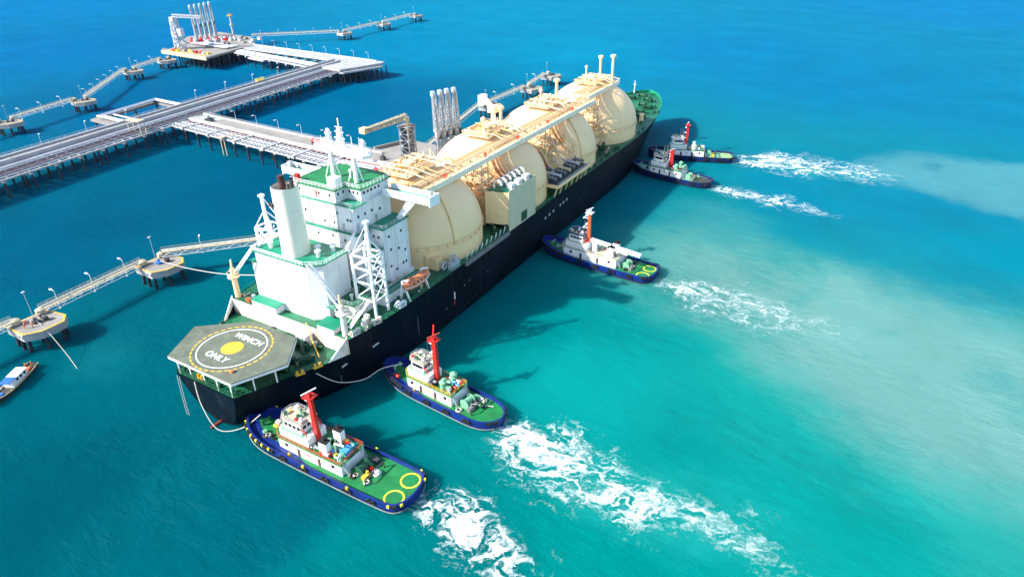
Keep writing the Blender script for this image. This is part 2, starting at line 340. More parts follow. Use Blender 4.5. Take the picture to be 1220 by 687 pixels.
# ------------------------------------------------------------------ foam: real patches of white bubbles lying on the water
def foam_mat():
    m = bpy.data.materials.new('sea_foam'); m.use_nodes = True; t = m.node_tree; N = t.nodes; L = t.links
    b = N['Principled BSDF']; b.inputs['Base Color'].default_value = (.80,.86,.86,1); b.inputs['Roughness'].default_value = .8
    at = N.new('ShaderNodeAttribute'); at.attribute_name = 'bubble_density'
    tc = N.new('ShaderNodeTexCoord'); nz = N.new('ShaderNodeTexNoise'); nz.inputs['Scale'].default_value = 1.3; nz.inputs['Detail'].default_value = 6; nz.inputs['Roughness'].default_value = .75
    L.new(tc.outputs['Object'], nz.inputs['Vector'])
    ma = N.new('ShaderNodeMath'); ma.operation = 'MULTIPLY_ADD'; L.new(nz.outputs[0], ma.inputs[0]); ma.inputs[1].default_value = .5; L.new(at.outputs['Fac'], ma.inputs[2])
    mr = N.new('ShaderNodeMapRange'); mr.interpolation_type = 'SMOOTHSTEP'; mr.inputs[1].default_value = .26; mr.inputs[2].default_value = 1.15; mr.inputs[4].default_value = .95; L.new(ma.outputs[0], mr.inputs[0])
    tr = N.new('ShaderNodeBsdfTransparent'); mx = N.new('ShaderNodeMixShader')
    L.new(mr.outputs[0], mx.inputs[0]); L.new(tr.outputs[0], mx.inputs[1]); L.new(b.outputs[0], mx.inputs[2])
    L.new(mx.outputs[0], N['Material Output'].inputs[0]); return m
FM = foam_mat()
def vnoise(x, y, seed):
    xi = np.floor(x).astype(np.int64); yi = np.floor(y).astype(np.int64); fx = x-xi; fy = y-yi
    fx = fx*fx*fx*(fx*(fx*6-15)+10); fy = fy*fy*fy*(fy*(fy*6-15)+10)
    def h(a, b):
        n = (a*374761393 + b*668265263 + seed*1442695041) & 0xFFFFFFFF
        n = ((n ^ (n >> 13))*1274126177) & 0xFFFFFFFF; n = n ^ (n >> 16); return (n & 0xFFFF)/65535.0
    a = h(xi,yi); b = h(xi+1,yi); c = h(xi,yi+1); d = h(xi+1,yi+1)
    return (a*(1-fx)+b*fx)*(1-fy)+(c*(1-fx)+d*fx)*fy
def fbm(x, y, seed, o=4, g=.55):
    s = 0; a = 1; t = 0
    for i in range(o): s = s+a*vnoise(x, y, seed+i*17); t += a; a *= g; x = x*2.03+11.3; y = y*2.03-7.1
    return s/t
def wake(label, path, widths, seed, dens, cell=.2, fade=(.0, .55, 1.0), streak=1.0, group='propeller wakes behind the tugs'):
    """path: centre line of the wake from the tug's stern outwards; widths: half widths along it"""
    P = np.array(path, float); seg = np.r_[0, np.cumsum(np.linalg.norm(np.diff(P, axis=0), axis=1))]; Lg = seg[-1]
    hw = max(widths)*2.4
    x0, y0 = P.min(0)-hw; x1, y1 = P.max(0)+hw
    X, Y = np.meshgrid(np.arange(x0, x1, cell), np.arange(y0, y1, cell))
    best = np.full(X.shape, 1e9); S = np.zeros(X.shape); Dl = np.zeros(X.shape)
    for i in range(len(P)-1):
        a, b = P[i], P[i+1]; d = b-a; ln = np.hypot(*d); d = d/ln
        t = np.clip((X-a[0])*d[0]+(Y-a[1])*d[1], 0, ln); qx = X-(a[0]+d[0]*t); qy = Y-(a[1]+d[1]*t)
        r = np.hypot(qx, qy); m = r < best; best = np.where(m, r, best); S = np.where(m, seg[i]+t, S); Dl = np.where(m, d[0]*qy-d[1]*qx, Dl)
    u = S/Lg; W = np.interp(u, np.linspace(0,1,len(widths)), widths)
    w1 = 5*(fbm(X*.10, Y*.10, seed+50, 4)-.5)*2; w2 = 3.4*(fbm(X*.13+40, Y*.13, seed+70, 4)-.5)*2; w3 = 1.3*(fbm(X*.5, Y*.5, seed+80, 3)-.5)*2
    a = S+w1+w3; b = Dl+w2+w3
    def ridge(f, k): return np.clip(1-np.abs(2*f-1)*k, 0, 1)
    r1 = ridge(fbm(a*.15, b*.26, seed, 5), 3.4); r2 = ridge(fbm(a*.33, b*.6, seed+31, 5), 3.6); r3 = ridge(fbm(a*.8, b*1.3, seed+41, 4), 3.4)
    rd = np.hypot(best, 0)/W+.7*(fbm(a*.13, b*.2, seed+90, 4)-.5)
    env = np.clip((1.35-rd)/.9, 0, 1); core = np.clip(1.0-rd*1.05, 0, 1)
    body = np.clip((fbm(a*.12, b*.22, seed+9, 5)-.42)*3.2, 0, 1)
    al = np.interp(u, [0,.03,.12,.4,.75,1], [.6,1,1,.85,.5,.0])
    den = dens*al*(env*(.56*r1**1.7+.46*r2**1.7+.26*r3)+.2*core*body*(.2+.8*r2))
    far_ = np.clip(2.4-rd, 0, 1)*np.clip((fbm(X*.08, Y*.08, seed+99, 3)-.45)*5, 0, 1)
    den = den+.45*dens*al*far_*(r2**3*.8+r1**4*.7)
    den = den*.74
    keep = den > .045
    q = keep[:-1,:-1] & keep[1:,:-1] & keep[:-1,1:] & keep[1:,1:]
    idx = -np.ones(X.shape, np.int64); used = np.zeros(X.shape, bool)
    used[:-1,:-1] |= q; used[1:,:-1] |= q; used[:-1,1:] |= q; used[1:,1:] |= q
    idx[used] = np.arange(used.sum())
    Z = .03+.22*np.clip(den,0,1)*fbm(X*1.1, Y*1.1, seed+5, 3)
    vs = np.stack([X[used], Y[used], Z[used]], 1); jj, ii = np.nonzero(q)
    fs = np.stack([idx[jj,ii], idx[jj,ii+1], idx[jj+1,ii+1], idx[jj+1,ii]], 1)
    me = bpy.data.meshes.new('wake_foam'); me.from_pydata(vs.tolist(), [], fs.tolist()); me.update()
    at = me.attributes.new('bubble_density', 'FLOAT', 'POINT'); at.data.foreach_set('value', np.clip(den[used],0,1).astype(np.float32))
    me.polygons.foreach_set('use_smooth', [True]*len(me.polygons)); me.materials.append(FM)
    o = bpy.data.objects.new('wake_foam', me); C.objects.link(o)
    return tag(o, label, 'foam', group, 'stuff')
# ------------------------------------------------------------------ the gas carrier (stern at y=0, bow at y=291, starboard +x)
ship = thing('gas_carrier', 'huge navy hulled gas carrier with four cream domed tanks and green decks', 'ship', (0,145,0), wc=True)
DY = [0,5,10.5,20,25,32,42,55,180,190]; DB = [9.6,11.8,13.9,18.1,19.8,21.2,21.9,22.1,22.1,22.1]
WY = [1.5,5.5,10,20,35,55,80,185]; WB = [1.4,5.4,9,14.5,19.5,21.8,22.1,22.1]
def hbd(Y):
    if Y <= 190: return float(np.interp(Y, DY, DB))
    t = min(1, (Y-190)/96); return 22.1*(1-t**2.5)**.62
def hbw(Y):
    if Y <= 185: return float(np.interp(Y, WY, WB))
    t = min(1, (Y-185)/91); return 22.1*(1-t**1.9)
def ztop(Y): return float(np.interp(Y, [0,20,25,225,286], [11.5,11.5,15.2,15.2,16.6]))
def half(s, k):
    Yk = lerp(1.5*(1-k), 276+10*k, s)
    a = hbw(1.5+s*274.5); b = hbd(s*286)
    e = lerp(.42, 1.0, min(1, s/.2)) if s < .2 else lerp(1.0, 1.5, max(0, (s-.65)/.35))
    return lerp(a, b, k**e), Yk
SS = sorted(set([i/60 for i in range(61)]+[20/286, 25/286, 2/286, 22/286, .97, .975, .985, .99, .995]))
KK = [-.14, 0, .08, .2, .4, .6, .8, 1.0]
vs = []; ns, nk = len(SS), len(KK)
for side in (1, -1):
    for s in SS:
        for k in KK:
            h, Y = half(s, max(k, 0)); zt = ztop(s*286)
            vs.append((side*max(h, .02)*(1 if k >= 0 else .97), Y, zt*k))
fs = []
for side in (0, 1):
    o = side*ns*nk
    for i in range(ns-1):
        for j in range(nk-1):
            q = (o+i*nk+j, o+(i+1)*nk+j, o+(i+1)*nk+j+1, o+i*nk+j+1); fs.append(q if side == 0 else q[::-1])
for j in range(nk-1): fs.append((j, j+1, ns*nk+j+1, ns*nk+j))                       # transom
for j in range(nk-1): fs.append((ns*nk-nk+j, 2*ns*nk-nk+j, 2*ns*nk-nk+j+1, ns*nk-nk+j+1))  # stem
mb = MB(); mb.v = vs; mb.f = fs
hull = mb.build('hull', 'navy', ship, True)
def deckstrip(y0, y1, z, inset=.12, n=40):
    m = MB()
    ys = [lerp(y0, y1, i/n) for i in range(n+1)]
    for y in ys: h = max(.02, hbd(y)-inset); zz = z(y); m.v += [(-h,y,zz),(h,y,zz)]
    m.f = [(2*i,2*i+1,2*i+3,2*i+2) for i in range(n)]
    return m
deckstrip(.25, 24.9, lambda y: 11.38, n=30).build('mooring_deck', 'green', ship)
deckstrip(24.6, 285.7, lambda y: ztop(max(y,25))-.12, n=150).build('main_deck', 'green', ship)
MB().box(-19.6,19.6,24.55,24.75,11.3,15.6).build('step_bulkhead', 'wrust', ship)
for s in (1,-1):   # sloped bulwark where the deck steps down
    MB().add([(s*18.05,19.8,11.4),(s*19.9,25.1,11.4),(s*19.9,25.1,16.1),(s*18.25,20.2,11.6),(s*17.8,19.8,11.4),(s*19.6,25.1,11.4),(s*19.6,25.1,16.1),(s*18.0,20.2,11.6)],
        [(0,1,2,3),(7,6,5,4),(0,3,7,4),(3,2,6,7),(2,1,5,6)]).build('bulwark', 'wrust', ship)
# ledge and rail along the deck edge
for s in (1,-1):
    ys = list(range(26, 250, 4)); m = MB()
    for a, b in zip(ys[:-1], ys[1:]): m.rail([(s*(hbd(a)-.3),a,ztop(a)-.1),(s*(hbd(b)-.3),b,ztop(b)-.1)], 1.1, 2, .07)
    m.build('deck_railing', 'tgreen', ship)
    ys = [0,3,6,9,12,15,18,20]; m = MB()
    for a, b in zip(ys[:-1], ys[1:]): m.rail([(s*(hbd(a)-.2),a+.2,11.4),(s*(hbd(b)-.2),b+.2,11.4)], 1.2, 1.6, .09, 3)
    m.build('deck_railing', 'dgreen', ship)
MB().rail([(-9.3,.3,11.4),(9.3,.3,11.4)], 1.2, 1.6, .09, 3).build('deck_railing', 'dgreen', ship)
m = MB(); ys = [250+i*1.0 for i in range(35)]+[284.6,285.2,285.6,285.9,285.99]     # bow bulwark
for s in (1,-1):
    for a, b in zip(ys[:-1], ys[1:]):
        p, q = hbd(a), hbd(b); za, zb = ztop(a), ztop(b); ti = .35
        m.add([(s*p,a,za-.2),(s*q,b,zb-.2),(s*q,b,zb+1.2),(s*p,a,za+1.2),(s*max(0,p-ti),a-.1,za-.2),(s*max(0,q-ti),b-.1,zb-.2),(s*max(0,q-ti),b-.1,zb+1.2),(s*max(0,p-ti),a-.1,za+1.2)],
            [(0,1,2,3),(7,6,5,4),(3,2,6,7)])
m.build('bow_bulwark', 'tgreen', ship)
for s in (1,-1):
    for i in range(11):
        y = 252+i*3; h = hbd(y)
        MB().bar((s*(h-.4),y,ztop(y)+1.1),(s*max(0,h-1.4),y,ztop(y)),.18).build('bulwark_stay', 'tgreen', ship)
# hull marks
def hullmark(y, z, w_, h_, mt, name='hull_marking'):
    k = z/ztop(y); s = y/286; x, Y = half(s, k)
    MB().box(x-.02,x+.06,Y-w_/2,Y+w_/2,z-h_/2,z+h_/2).build(name, mt, ship)
for i, (y, z) in enumerate([(122,10.2),(125,10.4),(128,10.6),(133.5,10.9),(136,11),(138.6,11.2)]): hullmark(y, z, 1.0, .9, 'lgrey')
hullmark(66, 7.5, .45, 2.2, 'cwhite'); hullmark(66, 5.4, .45, 1.8, 'red')
for y, z in [(71,8.4),(73.6,8.8),(62,5.2),(84,7),(152,6.8),(198,12.6)]: hullmark(y, z, .45, .4, 'grey')
hullmark(33.5, 9.4, 3.0, .5, 'lgrey', 'fairlead_plate'); hullmark(24.5, 8.2, 3.0, .5, 'lgrey', 'fairlead_plate')
hullmark(49, 8.2, .5, 9.0, 'dgrey', 'drain_stain'); hullmark(23, 5.2, .6, 4.5, 'dgrey', 'drain_stain')
for i in range(6): hullmark(67+i*2.1, 1.0+i*.30+random.uniform(-.2,.2), random.uniform(.6,1.4), .22, 'dgrey', 'painted_reflection')  # faint greyish reflection along the hull side, painted as small grey flecks
MB().box(-.3,.3,-1.3,1.6,-2,.45).build('rudder', 'antifoul', ship)

# ---- helideck
HZ = 16.07
hexp = [(-10.4,-.25),(10.4,-.25),(15.5,10.6),(4.6,19.6),(-4.6,19.6),(-15.5,10.6)]
hexp = [(-10.4,-.25),(10.4,-.25),(15.5,10.6),(9.6,19.0),(-4.4,19.6),(-15.5,10.6)]
heli = MB().prism(hexp, HZ-.35, HZ).build('winching_deck', 'heli', ship)
HC = (-.2, 8.95)
MB().lathe([(2.5,HZ+.004),(2.5,HZ+.02)], (HC[0],HC[1],0), 40).build('yellow_spot', 'yellow', heli)
MB().ring(HC, 7.55, 7.8, HZ+.004, HZ+.02, 72).build('white_circle', 'cwhite', heli)
nd = 36
for i in range(nd):
    a = 2*math.pi*i/nd; MB().ring(HC, 8.7, 9.05, HZ+.004, HZ+.02, 3, a, a+2*math.pi/nd*.68).build('dashed_mark', 'yellow', heli)
def text(body, size, loc, mt, parent, rz=0, rx=0, name='lettering', bold=.0, sx=1.0):
    cu = bpy.data.curves.new('t', 'FONT'); cu.body = body; cu.size = size; cu.align_x = 'CENTER'; cu.align_y = 'CENTER'; cu.extrude = .008; cu.space_character = 1.12; cu.offset = bold
    o = bpy.data.objects.new('t', cu); C.objects.link(o); dg = bpy.context.evaluated_depsgraph_get(); dg.update()
    me = bpy.data.meshes.new_from_object(o.evaluated_get(dg)); bpy.data.objects.remove(o)
    me.materials.clear(); me.materials.append(MT[mt]); me.name = name
    T = Matrix.Translation(loc) @ Matrix.Rotation(rz, 4, 'Z') @ Matrix.Rotation(rx, 4, 'X') @ Matrix.Diagonal((sx,1,1,1)); me.transform(T)
    return place(me, name, parent)
text('WINCH', 2.35, (HC[0]+.6, HC[1]+4.2, HZ+.014), 'cwhite', heli, bold=.055)
text('ONLY', 2.35, (HC[0]-.2, HC[1]-4.1, HZ+.014), 'cwhite', heli, bold=.055)
for x, y in [(-9.4,.2),(-5,.2),(0,.2),(4.6,.2),(9.4,.2),(12,4.2),(14.2,8.6),(13.2,13),(-12,4.2),(-13,8.6),(6,18.5),(-6,18.5)]:
    z0 = 11.4; mbp = MB().cyl((x*.93,y+.3,z0),(x*.93,y+.3,HZ-.3),.17,n=8)
    if y < 3: mbp.bar((x*.93,y+.3,HZ-2.2),(x*.93-1.1,y+.3,HZ-.4),.18).bar((x*.93,y+.3,HZ-2.2),(x*.93+1.1,y+.3,HZ-.4),.18)
    mbp.build('stanchion', 'cwhite', ship)
for a, b in zip(hexp, hexp[1:]+hexp[:1]):
    MB().bar((*a,HZ-.5),(*b,HZ-.5),.25,.5).build('edge_girder', 'white', heli)
MB().lathe([(.5,0),(.5,.5),(.1,.7)], (7.4,2.6,HZ), 10).build('warning_light', 'orange', heli)

def winch(x, y, z, rz=0, sc=1, m='dgreen'):
    b = MB().box(-1.7,1.7,-1.1,1.1,0,.35).cyl((-1.4,0,1.1),(1.0,0,1.1),.62,n=12).cyl((-1.5,0,1.1),(-1.3,0,1.1),1.05,n=12).cyl((1.0,0,1.1),(1.2,0,1.1),1.05,n=12).box(1.3,2.2,-.6,.6,.3,1.7).cyl((-2.3,0,1.1),(-1.5,0,1.1),.4,n=8)
    b.v = [(p[0]*sc,p[1]*sc,p[2]*sc) for p in b.v]
    return b
def put(b, name, mt, par, x, y, z, rz=0, smooth=False):
    c, s = math.cos(rz), math.sin(rz); b.v = [(x+p[0]*c-p[1]*s, y+p[0]*s+p[1]*c, z+p[2]) for p in b.v]
    return b.build(name, mt, par, smooth)
def bollard(): return MB().box(-1.1,1.1,-.45,.45,0,.2).cyl((-.6,0,.2),(-.6,0,1.0),.28,.33,8).cyl((.6,0,.2),(.6,0,1.0),.28,.33,8)
for x, y, rz in [(-5,4,0),(5,4.5,0),(9.5,15,.4),(-9.5,14,-.3),(13.2,17.5,.9),(12,12.4,.4),(-14,18,.2),(8,21.4,0)]: put(winch(0,0,0), 'mooring_winch', 'dgreen', ship, x, y, 11.4, rz)
for x, y, rz in [(-8,1.6,0),(8,1.6,0),(-3,1.4,0),(3,1.4,0),(12,7,1.2),(15.5,13.5,1.1),(17,17.5,1.2),(-12,7,1.9),(-16.5,17,2)]: put(bollard(), 'bollard', random.choice(['dgreen','dgreen','yellow']), ship, x, y, 11.4, rz)
m = MB()                                                        # ladder beside the helideck
for i in range(12): m.bar((9.9,19.4+i*.0,11.6+i*.38),(11.2,19.4,11.6+i*.38),.12)
m.bar((9.9,19.4,11.4),(9.9,19.4,16.4),.12).bar((11.2,19.4,11.4),(11.2,19.4,16.4),.12).build('ladder', 'dgreen', ship)
MB().box(6.2,9.2,21.6,24.4,11.4,14.4).build('winch_cabin', 'white', ship)
MB().tube([(6.5,25.2,15.9),(11,22.4,13.1),(15.6,19.6,12.3)],.16).build('boom_rail', 'yellow', ship)

# ---- aft deckhouse, engine casing, funnel
house = MB().prism([(-15.2,33),(15.2,33),(15.2,57.0),(-15.2,57.0)], 15.1, 18.9).build('deckhouse', 'wrust', ship)
MB().prism([(-15.6,32.6),(15.6,32.6),(15.6,47.2),(-15.6,47.2)], 18.9, 19.05).build('house_top_deck', 'green', house)
MB().rail([(15.5,47,19),(15.5,32.7,19),(9.8,32.7,19)], 1.1, 1.7, .07).build('railing', 'lgrey', house)
cas_poly = [(-10.6,28.0),(6.4,28.0),(9.6,30.4),(9.6,38.6),(-10.6,38.6)]
casing = MB().prism(cas_poly, 15.05, 30.0).build('engine_casing', 'white', ship)
top_poly = [(-11.2,27.5),(6.6,27.5),(10.2,30.1),(10.2,39.2),(-11.2,39.2)]
MB().prism(top_poly, 30.0, 30.25).build('casing_top_deck', 'tgreen', casing)
MB().rail([(*p,30.25) for p in top_poly], 1.1, 1.3, .07, 3, True).build('railing', 'cwhite', casing)
MB().prism([(-14.8,29.6),(-10.65,29.6),(-10.65,38),(-14.8,38)], 15.05, 25.5).build('casing_annex', 'white', casing)
MB().prism([(-15.2,29.2),(-10.7,29.2),(-10.7,38.3),(-15.2,38.3)], 25.5, 25.7).build('annex_top', 'tgreen', casing)
MB().add([(9.65,38.7,29.2),(9.65,38.7,31.4),(9.65,42.3,34.2),(9.65,42.3,32.0),(10.3,38.7,29.2),(10.3,38.7,31.4),(10.3,42.3,34.2),(10.3,42.3,32.0)],
    [(0,1,2,3),(7,6,5,4),(1,5,6,2),(0,3,7,4),(0,4,5,1),(3,2,6,7)]).build('sloping_screen', 'white', casing)
m = MB().box(9.7,12.6,29.4,33.0,18.9,19.05)
m.build('side_platform', 'tgreen', casing); MB().rail([(9.8,29.5,19.05),(12.5,29.5,19.05),(12.5,32.8,19.05)],1.1,1.2,.06,3).build('railing', 'lgrey', casing)
MB().box(-12.0,-3.5,25.0,28.0,15.1,17.0).build('low_house', 'white', ship); MB().box(-12.3,-3.2,24.9,27.9,17.0,17.15).build('low_house_top', 'tgreen', ship)
MB().box(10.2,15.4,25.2,29.0,15.1,16.6).build('low_house', 'white', ship); MB().box(10.0,15.6,25.0,29.2,16.6,16.75).build('low_house_top', 'tgreen', ship)
for x, z in [(-6,24),(0,24),(3,21)]: MB().box(x-.4,x+.4,27.93,27.99,z-.5,z+.5).build('vent_grille', 'lgrey', casing)
fprof = []
fun = MB()
for r_, z in [(3.2,30.2),(3.1,33),(2.95,47.4),(2.7,47.4),(2.7,46.3)]: fprof.append((r_, z))
fun.lathe(fprof, (-.4,32.2,0), 40)
fun.v = [(x, 32.2+(y-32.2)*1.12, z) for x, y, z in fun.v]
funnel = fun.build('funnel', 'funnel', ship, True)
MB().cyl((-.9,32.0,46.2),(-1.0,32.0,49.8),.85,.8,14).build('exhaust_pipe', 'soot', funnel, True)
for x, y, r_, h in [(.9,33.2,.5,48.6),(1.5,31.6,.35,48.3),(.2,34,.4,48.9),(-2,33.6,.3,48.2)]: MB().cyl((x,y,46.2),(x,y,h),r_,n=10).build('exhaust_pipe', 'dgrey', funnel, True)
for x in (-2.3,-1.6): MB().box(x-.25,x+.25,28.5,28.9,43.2,43.9).build('louvre', 'soot', funnel)
MB().torus((-.4,32.2,47.4),2.9,.1,'z',40,6).build('top_rim', 'dgrey', funnel, True)
for x, y in [(4,35),(6,33),(-6,36),(7,37),(-8,31)]: MB().cyl((x,y,30.2),(x,y,31.5),.5,n=10).lathe([(.8,31.5),(.8,31.9),(.1,32.2)],(x,y,0),10).build('mushroom_vent', 'white', casing)
# derrick posts at the corners with braces up to the casing
for s in (1,-1):
    X = 17.8*s if s > 0 else -19.3
    post = MB().cyl((X,26.6,15.1),(X,26.6,23.4),.75,.6,12).cyl((X,26.6,21),(X,26.6,21.4),1.5,n=14).torus((X,26.6,22.3),1.5,.07,'z',14,5)
    p_ = post.build('derrick_post', 'wrust' if s > 0 else 'cream', ship)
    MB().cyl((X,26.6,23.4),(X-.3*s,26.6,26.0),.3,.2,8).build('post_head', 'cream', p_)
    q = (8.2*s,27.0,31.2) if s > 0 else (-10.9,28.2,31.4)
    m = MB().bar((X,26.5,21.8),q,.35).bar((X+.0,27.6,21.6),(q[0],q[1]+1.1,q[2]),.3)
    for i in range(1,9): m.bar(Vector((X,26.5,21.8)).lerp(Vector(q),i/9), Vector((X,27.6,21.6)).lerp(Vector((q[0],q[1]+1.1,q[2])),i/9+.02),.18)
    m.build('derrick_boom', 'cwhite', ship)
# ---- accommodation tower
acc = MB().box(-14.4,14.4,47.2,56.8,18.9,33.4).build('accommodation_block', 'white', ship)
MB().box(-15.0,15.0,46.6,57.2,33.4,33.6).build('wing_deck', 'tgreen', acc)
tower = MB().box(-9.9,9.9,42.4,56.2,18.95,33.38).box(-9.9,9.9,42.4,56.2,33.62,40.0).build('tower_block', 'white', ship)
MB().add(*(lambda p: ([(x,y,z) for z in (33.0,33.3) for x,y in p], [(3,2,1,0),(4,5,6,7),(0,1,5,4),(1,2,6,5),(2,3,7,6),(3,0,4,7)]))([(-10.9,41.5),(10.9,41.5),(10.9,46.5),(-10.9,46.5)])).build('walkway', 'tgreen', tower)
MB().rail([(-10.8,46.4,33.3),(-10.8,41.6,33.3),(10.8,41.6,33.3),(10.8,46.6,33.6),(14.9,46.8,33.6),(14.9,57,33.6)], 1.1, 1.4, .07, 3).build('railing', 'lgrey', tower)
for z in (23.6, 28.3):
    MB().box(9.95,14.3,43.6,47.1,z,z+.2).build('side_gallery', 'tgreen', tower)
    MB().rail([(10.1,43.7,z+.2),(14.2,43.7,z+.2),(14.2,47,z+.2)], 1.1, 1.2, .06, 3).build('railing', 'lgrey', tower)
    m = MB()
    for i in range(9): m.box(10.4,11.4,43.8+i*.34,44.05+i*.34,z+.3+i*.5,z+.38+i*.5)
    m.build('stairway', 'lgrey', tower)
wheel = MB().prism([(-9.7,42.7),(4.4,42.7),(4.4,46.6),(9.2,46.6),(9.6,56.6),(6,58.0),(-6,58.0),(-9.6,56.6)], 40.0, 43.3).build('wheelhouse', 'white', ship)
MB().prism([(-10.1,42.3),(4.9,42.3),(4.9,46.0),(9.9,46.0),(10.3,57),(6.3,58.7),(-6.3,58.7),(-10.3,57)], 43.3, 43.55).build('compass_deck', 'bgreen', wheel)
MB().rail([(*p,43.55) for p in [(-10,42.4),(4.8,42.4),(4.8,46.1),(9.8,46.1),(10.2,57),(6.2,58.6),(-6.2,58.6),(-10.2,57)]], 1.1, 1.2, .06, 3, True).build('railing', 'cwhite', wheel)
MB().box(-10.2,10.6,42.0,47,40.0,40.15).build('bridge_deck', 'tgreen', tower)
MB().rail([(4.6,42.1,40.15),(10.5,42.1,40.15),(10.5,52.8,40.15)], 1.1, 1.3, .06, 3).build('railing', 'lgrey', tower)
WIN = MB().box(-.28,.28,-.05,.05,-.34,.34).mesh('window', 'glass')
WINX = MB().box(-.05,.05,-.28,.28,-.34,.34).mesh('window', 'glass')
def win(x, y, z, face, par):
    o = place(WIN if face == 'y' else WINX, 'window', par, (x,y,z)); return o
for i in range(7): win(9.45, 47.6+i*1.35, 42.2, 'x', wheel)
for i in range(3): win(5.6+i*1.3, 46.58, 42.2, 'y', wheel)
for yy in (43.8,45.6): win(4.42, yy, 42.2, 'x', wheel)
for xx in (-7.6,-1,2.6): win(xx, 42.66, 41.9, 'y', wheel)
for x, z in [(-7.5,36.6),(-6.3,36.6),(3.2,35.0),(7.8,36.5),(8.8,36.5),(4.6,37.8),(0,34.8),(-3,30.8),(2,31.2),(6,30.6),(8.6,28.2),(5,26)]: win(x, 42.36, z, 'y', tower)
for y, z in [(44,37.2),(46.5,37.2),(49,37.2),(52,36.6),(44.8,31),(45.4,26)]: win(9.94, y, z, 'x', tower)
for y, z in [(49.2,30.8),(54,30.6),(52.5,26.2),(55,24.8),(55,21.4),(53.8,21.4),(49,22.5),(51,20.8),(49.5,27)]: win(14.44, y, z, 'x', acc)
for x, z in [(11.2,31),(12.8,31),(12.4,26.5),(11,22.4)]: win(x, 47.16, z, 'y', acc)
MB().box(-2.2,-1.6,42.6,42.68,40.8,42.4).build('door', 'ored', tower)
MB().box(-9.4,-8.2,43.2,44.2,43.55,45.2).build('fire_cabinet', 'red', wheel)
MB().box(1.0,3.6,44.0,46.4,43.55,45.8).build('signal_locker', 'cwhite', wheel)
MB().cyl((2,51.5,43.5),(2,51.5,45),.3,n=8).ball((2,51.5,45.3),.6).build('magnetic_compass', 'lgrey', wheel)
# doors, downpipes and wall ladders
for x, z in [(-8.6,33.35),(6.2,33.35),(1.4,33.35)]: MB().box(x-.4,x+.4,42.3,42.37,z,z+2.0).build('door', 'lgrey', tower)
for y, z in [(43.6,33.6),(50.4,33.7)]: MB().box(9.93,10.0,y-.4,y+.4,z,z+2.0).build('door', 'lgrey', tower)
for x in (-9.2,-4.6,4.4,9.3): MB().cyl((x,42.25,33.4),(x,42.25,40),.11,n=6).build('downpipe', 'white', tower)
for y in (47.9,51.6,56.2): MB().cyl((14.55,y,19),(14.55,y,33.3),.11,n=6).build('downpipe', 'white', acc)
for x, z, w_ in [(3.6,17.6,1.2),(-1.4,16.4,.9)]: MB().box(x-w_/2,x+w_/2,27.9,27.98,z-1.2,z+1.0).build('door', 'wrust', casing)
m = MB()
for i in range(26): m.bar((-.75,28.72+i*.012,32+i*.55),(-.05,28.72+i*.012,32+i*.55),.06)
m.build('funnel_ladder', 'white', funnel)
for z in (36.5,42.0): MB().torus((-.4,32.2,z),3.03,.06,'z',36,5).build('funnel_band', 'white', funnel)
# bridge wings
for s in (1,-1):
    wing = MB().box(min(s*9.7,s*25),max(s*9.7,s*25),53.4,57.0,39.9,40.3).build('bridge_wing', 'white', ship)
    MB().box(min(s*9.8,s*24.9),max(s*9.8,s*24.9),53.5,56.9,40.3,40.36).build('wing_floor', 'tgreen', wing)
    b = MB(); x0, x1 = min(s*10,s*25), max(s*10,s*25)
    b.box(x0,x1,53.2,53.4,39.7,41.7).box(x0,x1,57.0,57.2,39.7,41.7); xe = s*25; b.box(min(xe,xe+s*.2),max(xe,xe+s*.2),53.0,57.2,39.3,41.9)
    b.build('wing_bulwark', 'cwhite', wing)
    MB().add([(s*13.0,54.2,33.6),(s*14.6,54.2,33.6),(s*20.4,54.2,39.8),(s*17.6,54.2,39.8),(s*13.0,55.4,33.6),(s*14.6,55.4,33.6),(s*20.4,55.4,39.8),(s*17.6,55.4,39.8)],
        [(0,1,2,3),(7,6,5,4),(0,4,5,1),(1,5,6,2),(2,6,7,3),(3,7,4,0)]).build('wing_strut', 'cwhite', wing)
    MB().box(s*24-.5,s*24+.5,54.6,55.6,40.4,42.6).build('wing_console', 'lgrey', wing)
# radar mast gantry
mast = MB().prism([(-8.6,50.4),(9.6,48.2),(10.4,49.6),(9.8,51.8),(-8.4,52.4)],50.4,51.1).build('radar_platform', 'cwhite', ship)
MB().rail([(-8.5,50.5,51.1),(9.6,48.4,51.1),(9.8,51.6,51.1),(-8.3,52.2,51.1)],1.0,1.3,.07,2,True).build('railing', 'cwhite', mast)
for x in (-2.4, 5.2):
    MB().cyl((x+.3,49.6,43.5),(x,49.9,50.4),.62,.5,10).build('mast_leg', 'cwhite', ship, True)
    MB().bar((x-1.7,48.8,43.5),(x,49.9,50.2),.28).bar((x+1.5,50.8,43.5),(x,49.9,50.2),.28).build('mast_stay', 'cwhite', ship)
MB().lattice((.6,50.6,51.0),(.9,50.6,56.4),1.6,.7,5,.2,.15).cyl((.9,50.6,56.4),(.9,50.6,58.8),.16,n=6).bar((-1.0,50.6,53.8),(2.4,50.6,53.8),.24).bar((-.6,50.6,55.4),(2.2,50.6,55.4),.2).bar((-.4,50.6,56.6),(2.0,50.6,56.6),.16).build('signal_mast', 'cwhite', ship)
for x, y, h in [(-3.6,51.2,54.4),(8.4,50.2,53.6)]:
    MB().lattice((x,y,51.0),(x,y,h),1.2,.8,3,.18,.13).bar((x-1.3,y+1.0,h+.5),(x+1.3,y-1.0,h+.8),.6,.5).box(x-.6,x+.6,y-.6,y+.6,h-.2,h+.3).build('radar_scanner', 'cwhite', ship)
for x in (-6.4,4,6.4): MB().cyl((x,51.2,51.0),(x,51.2,54.0+x*.1),.07,n=5).build('whip_aerial', 'cwhite', ship)
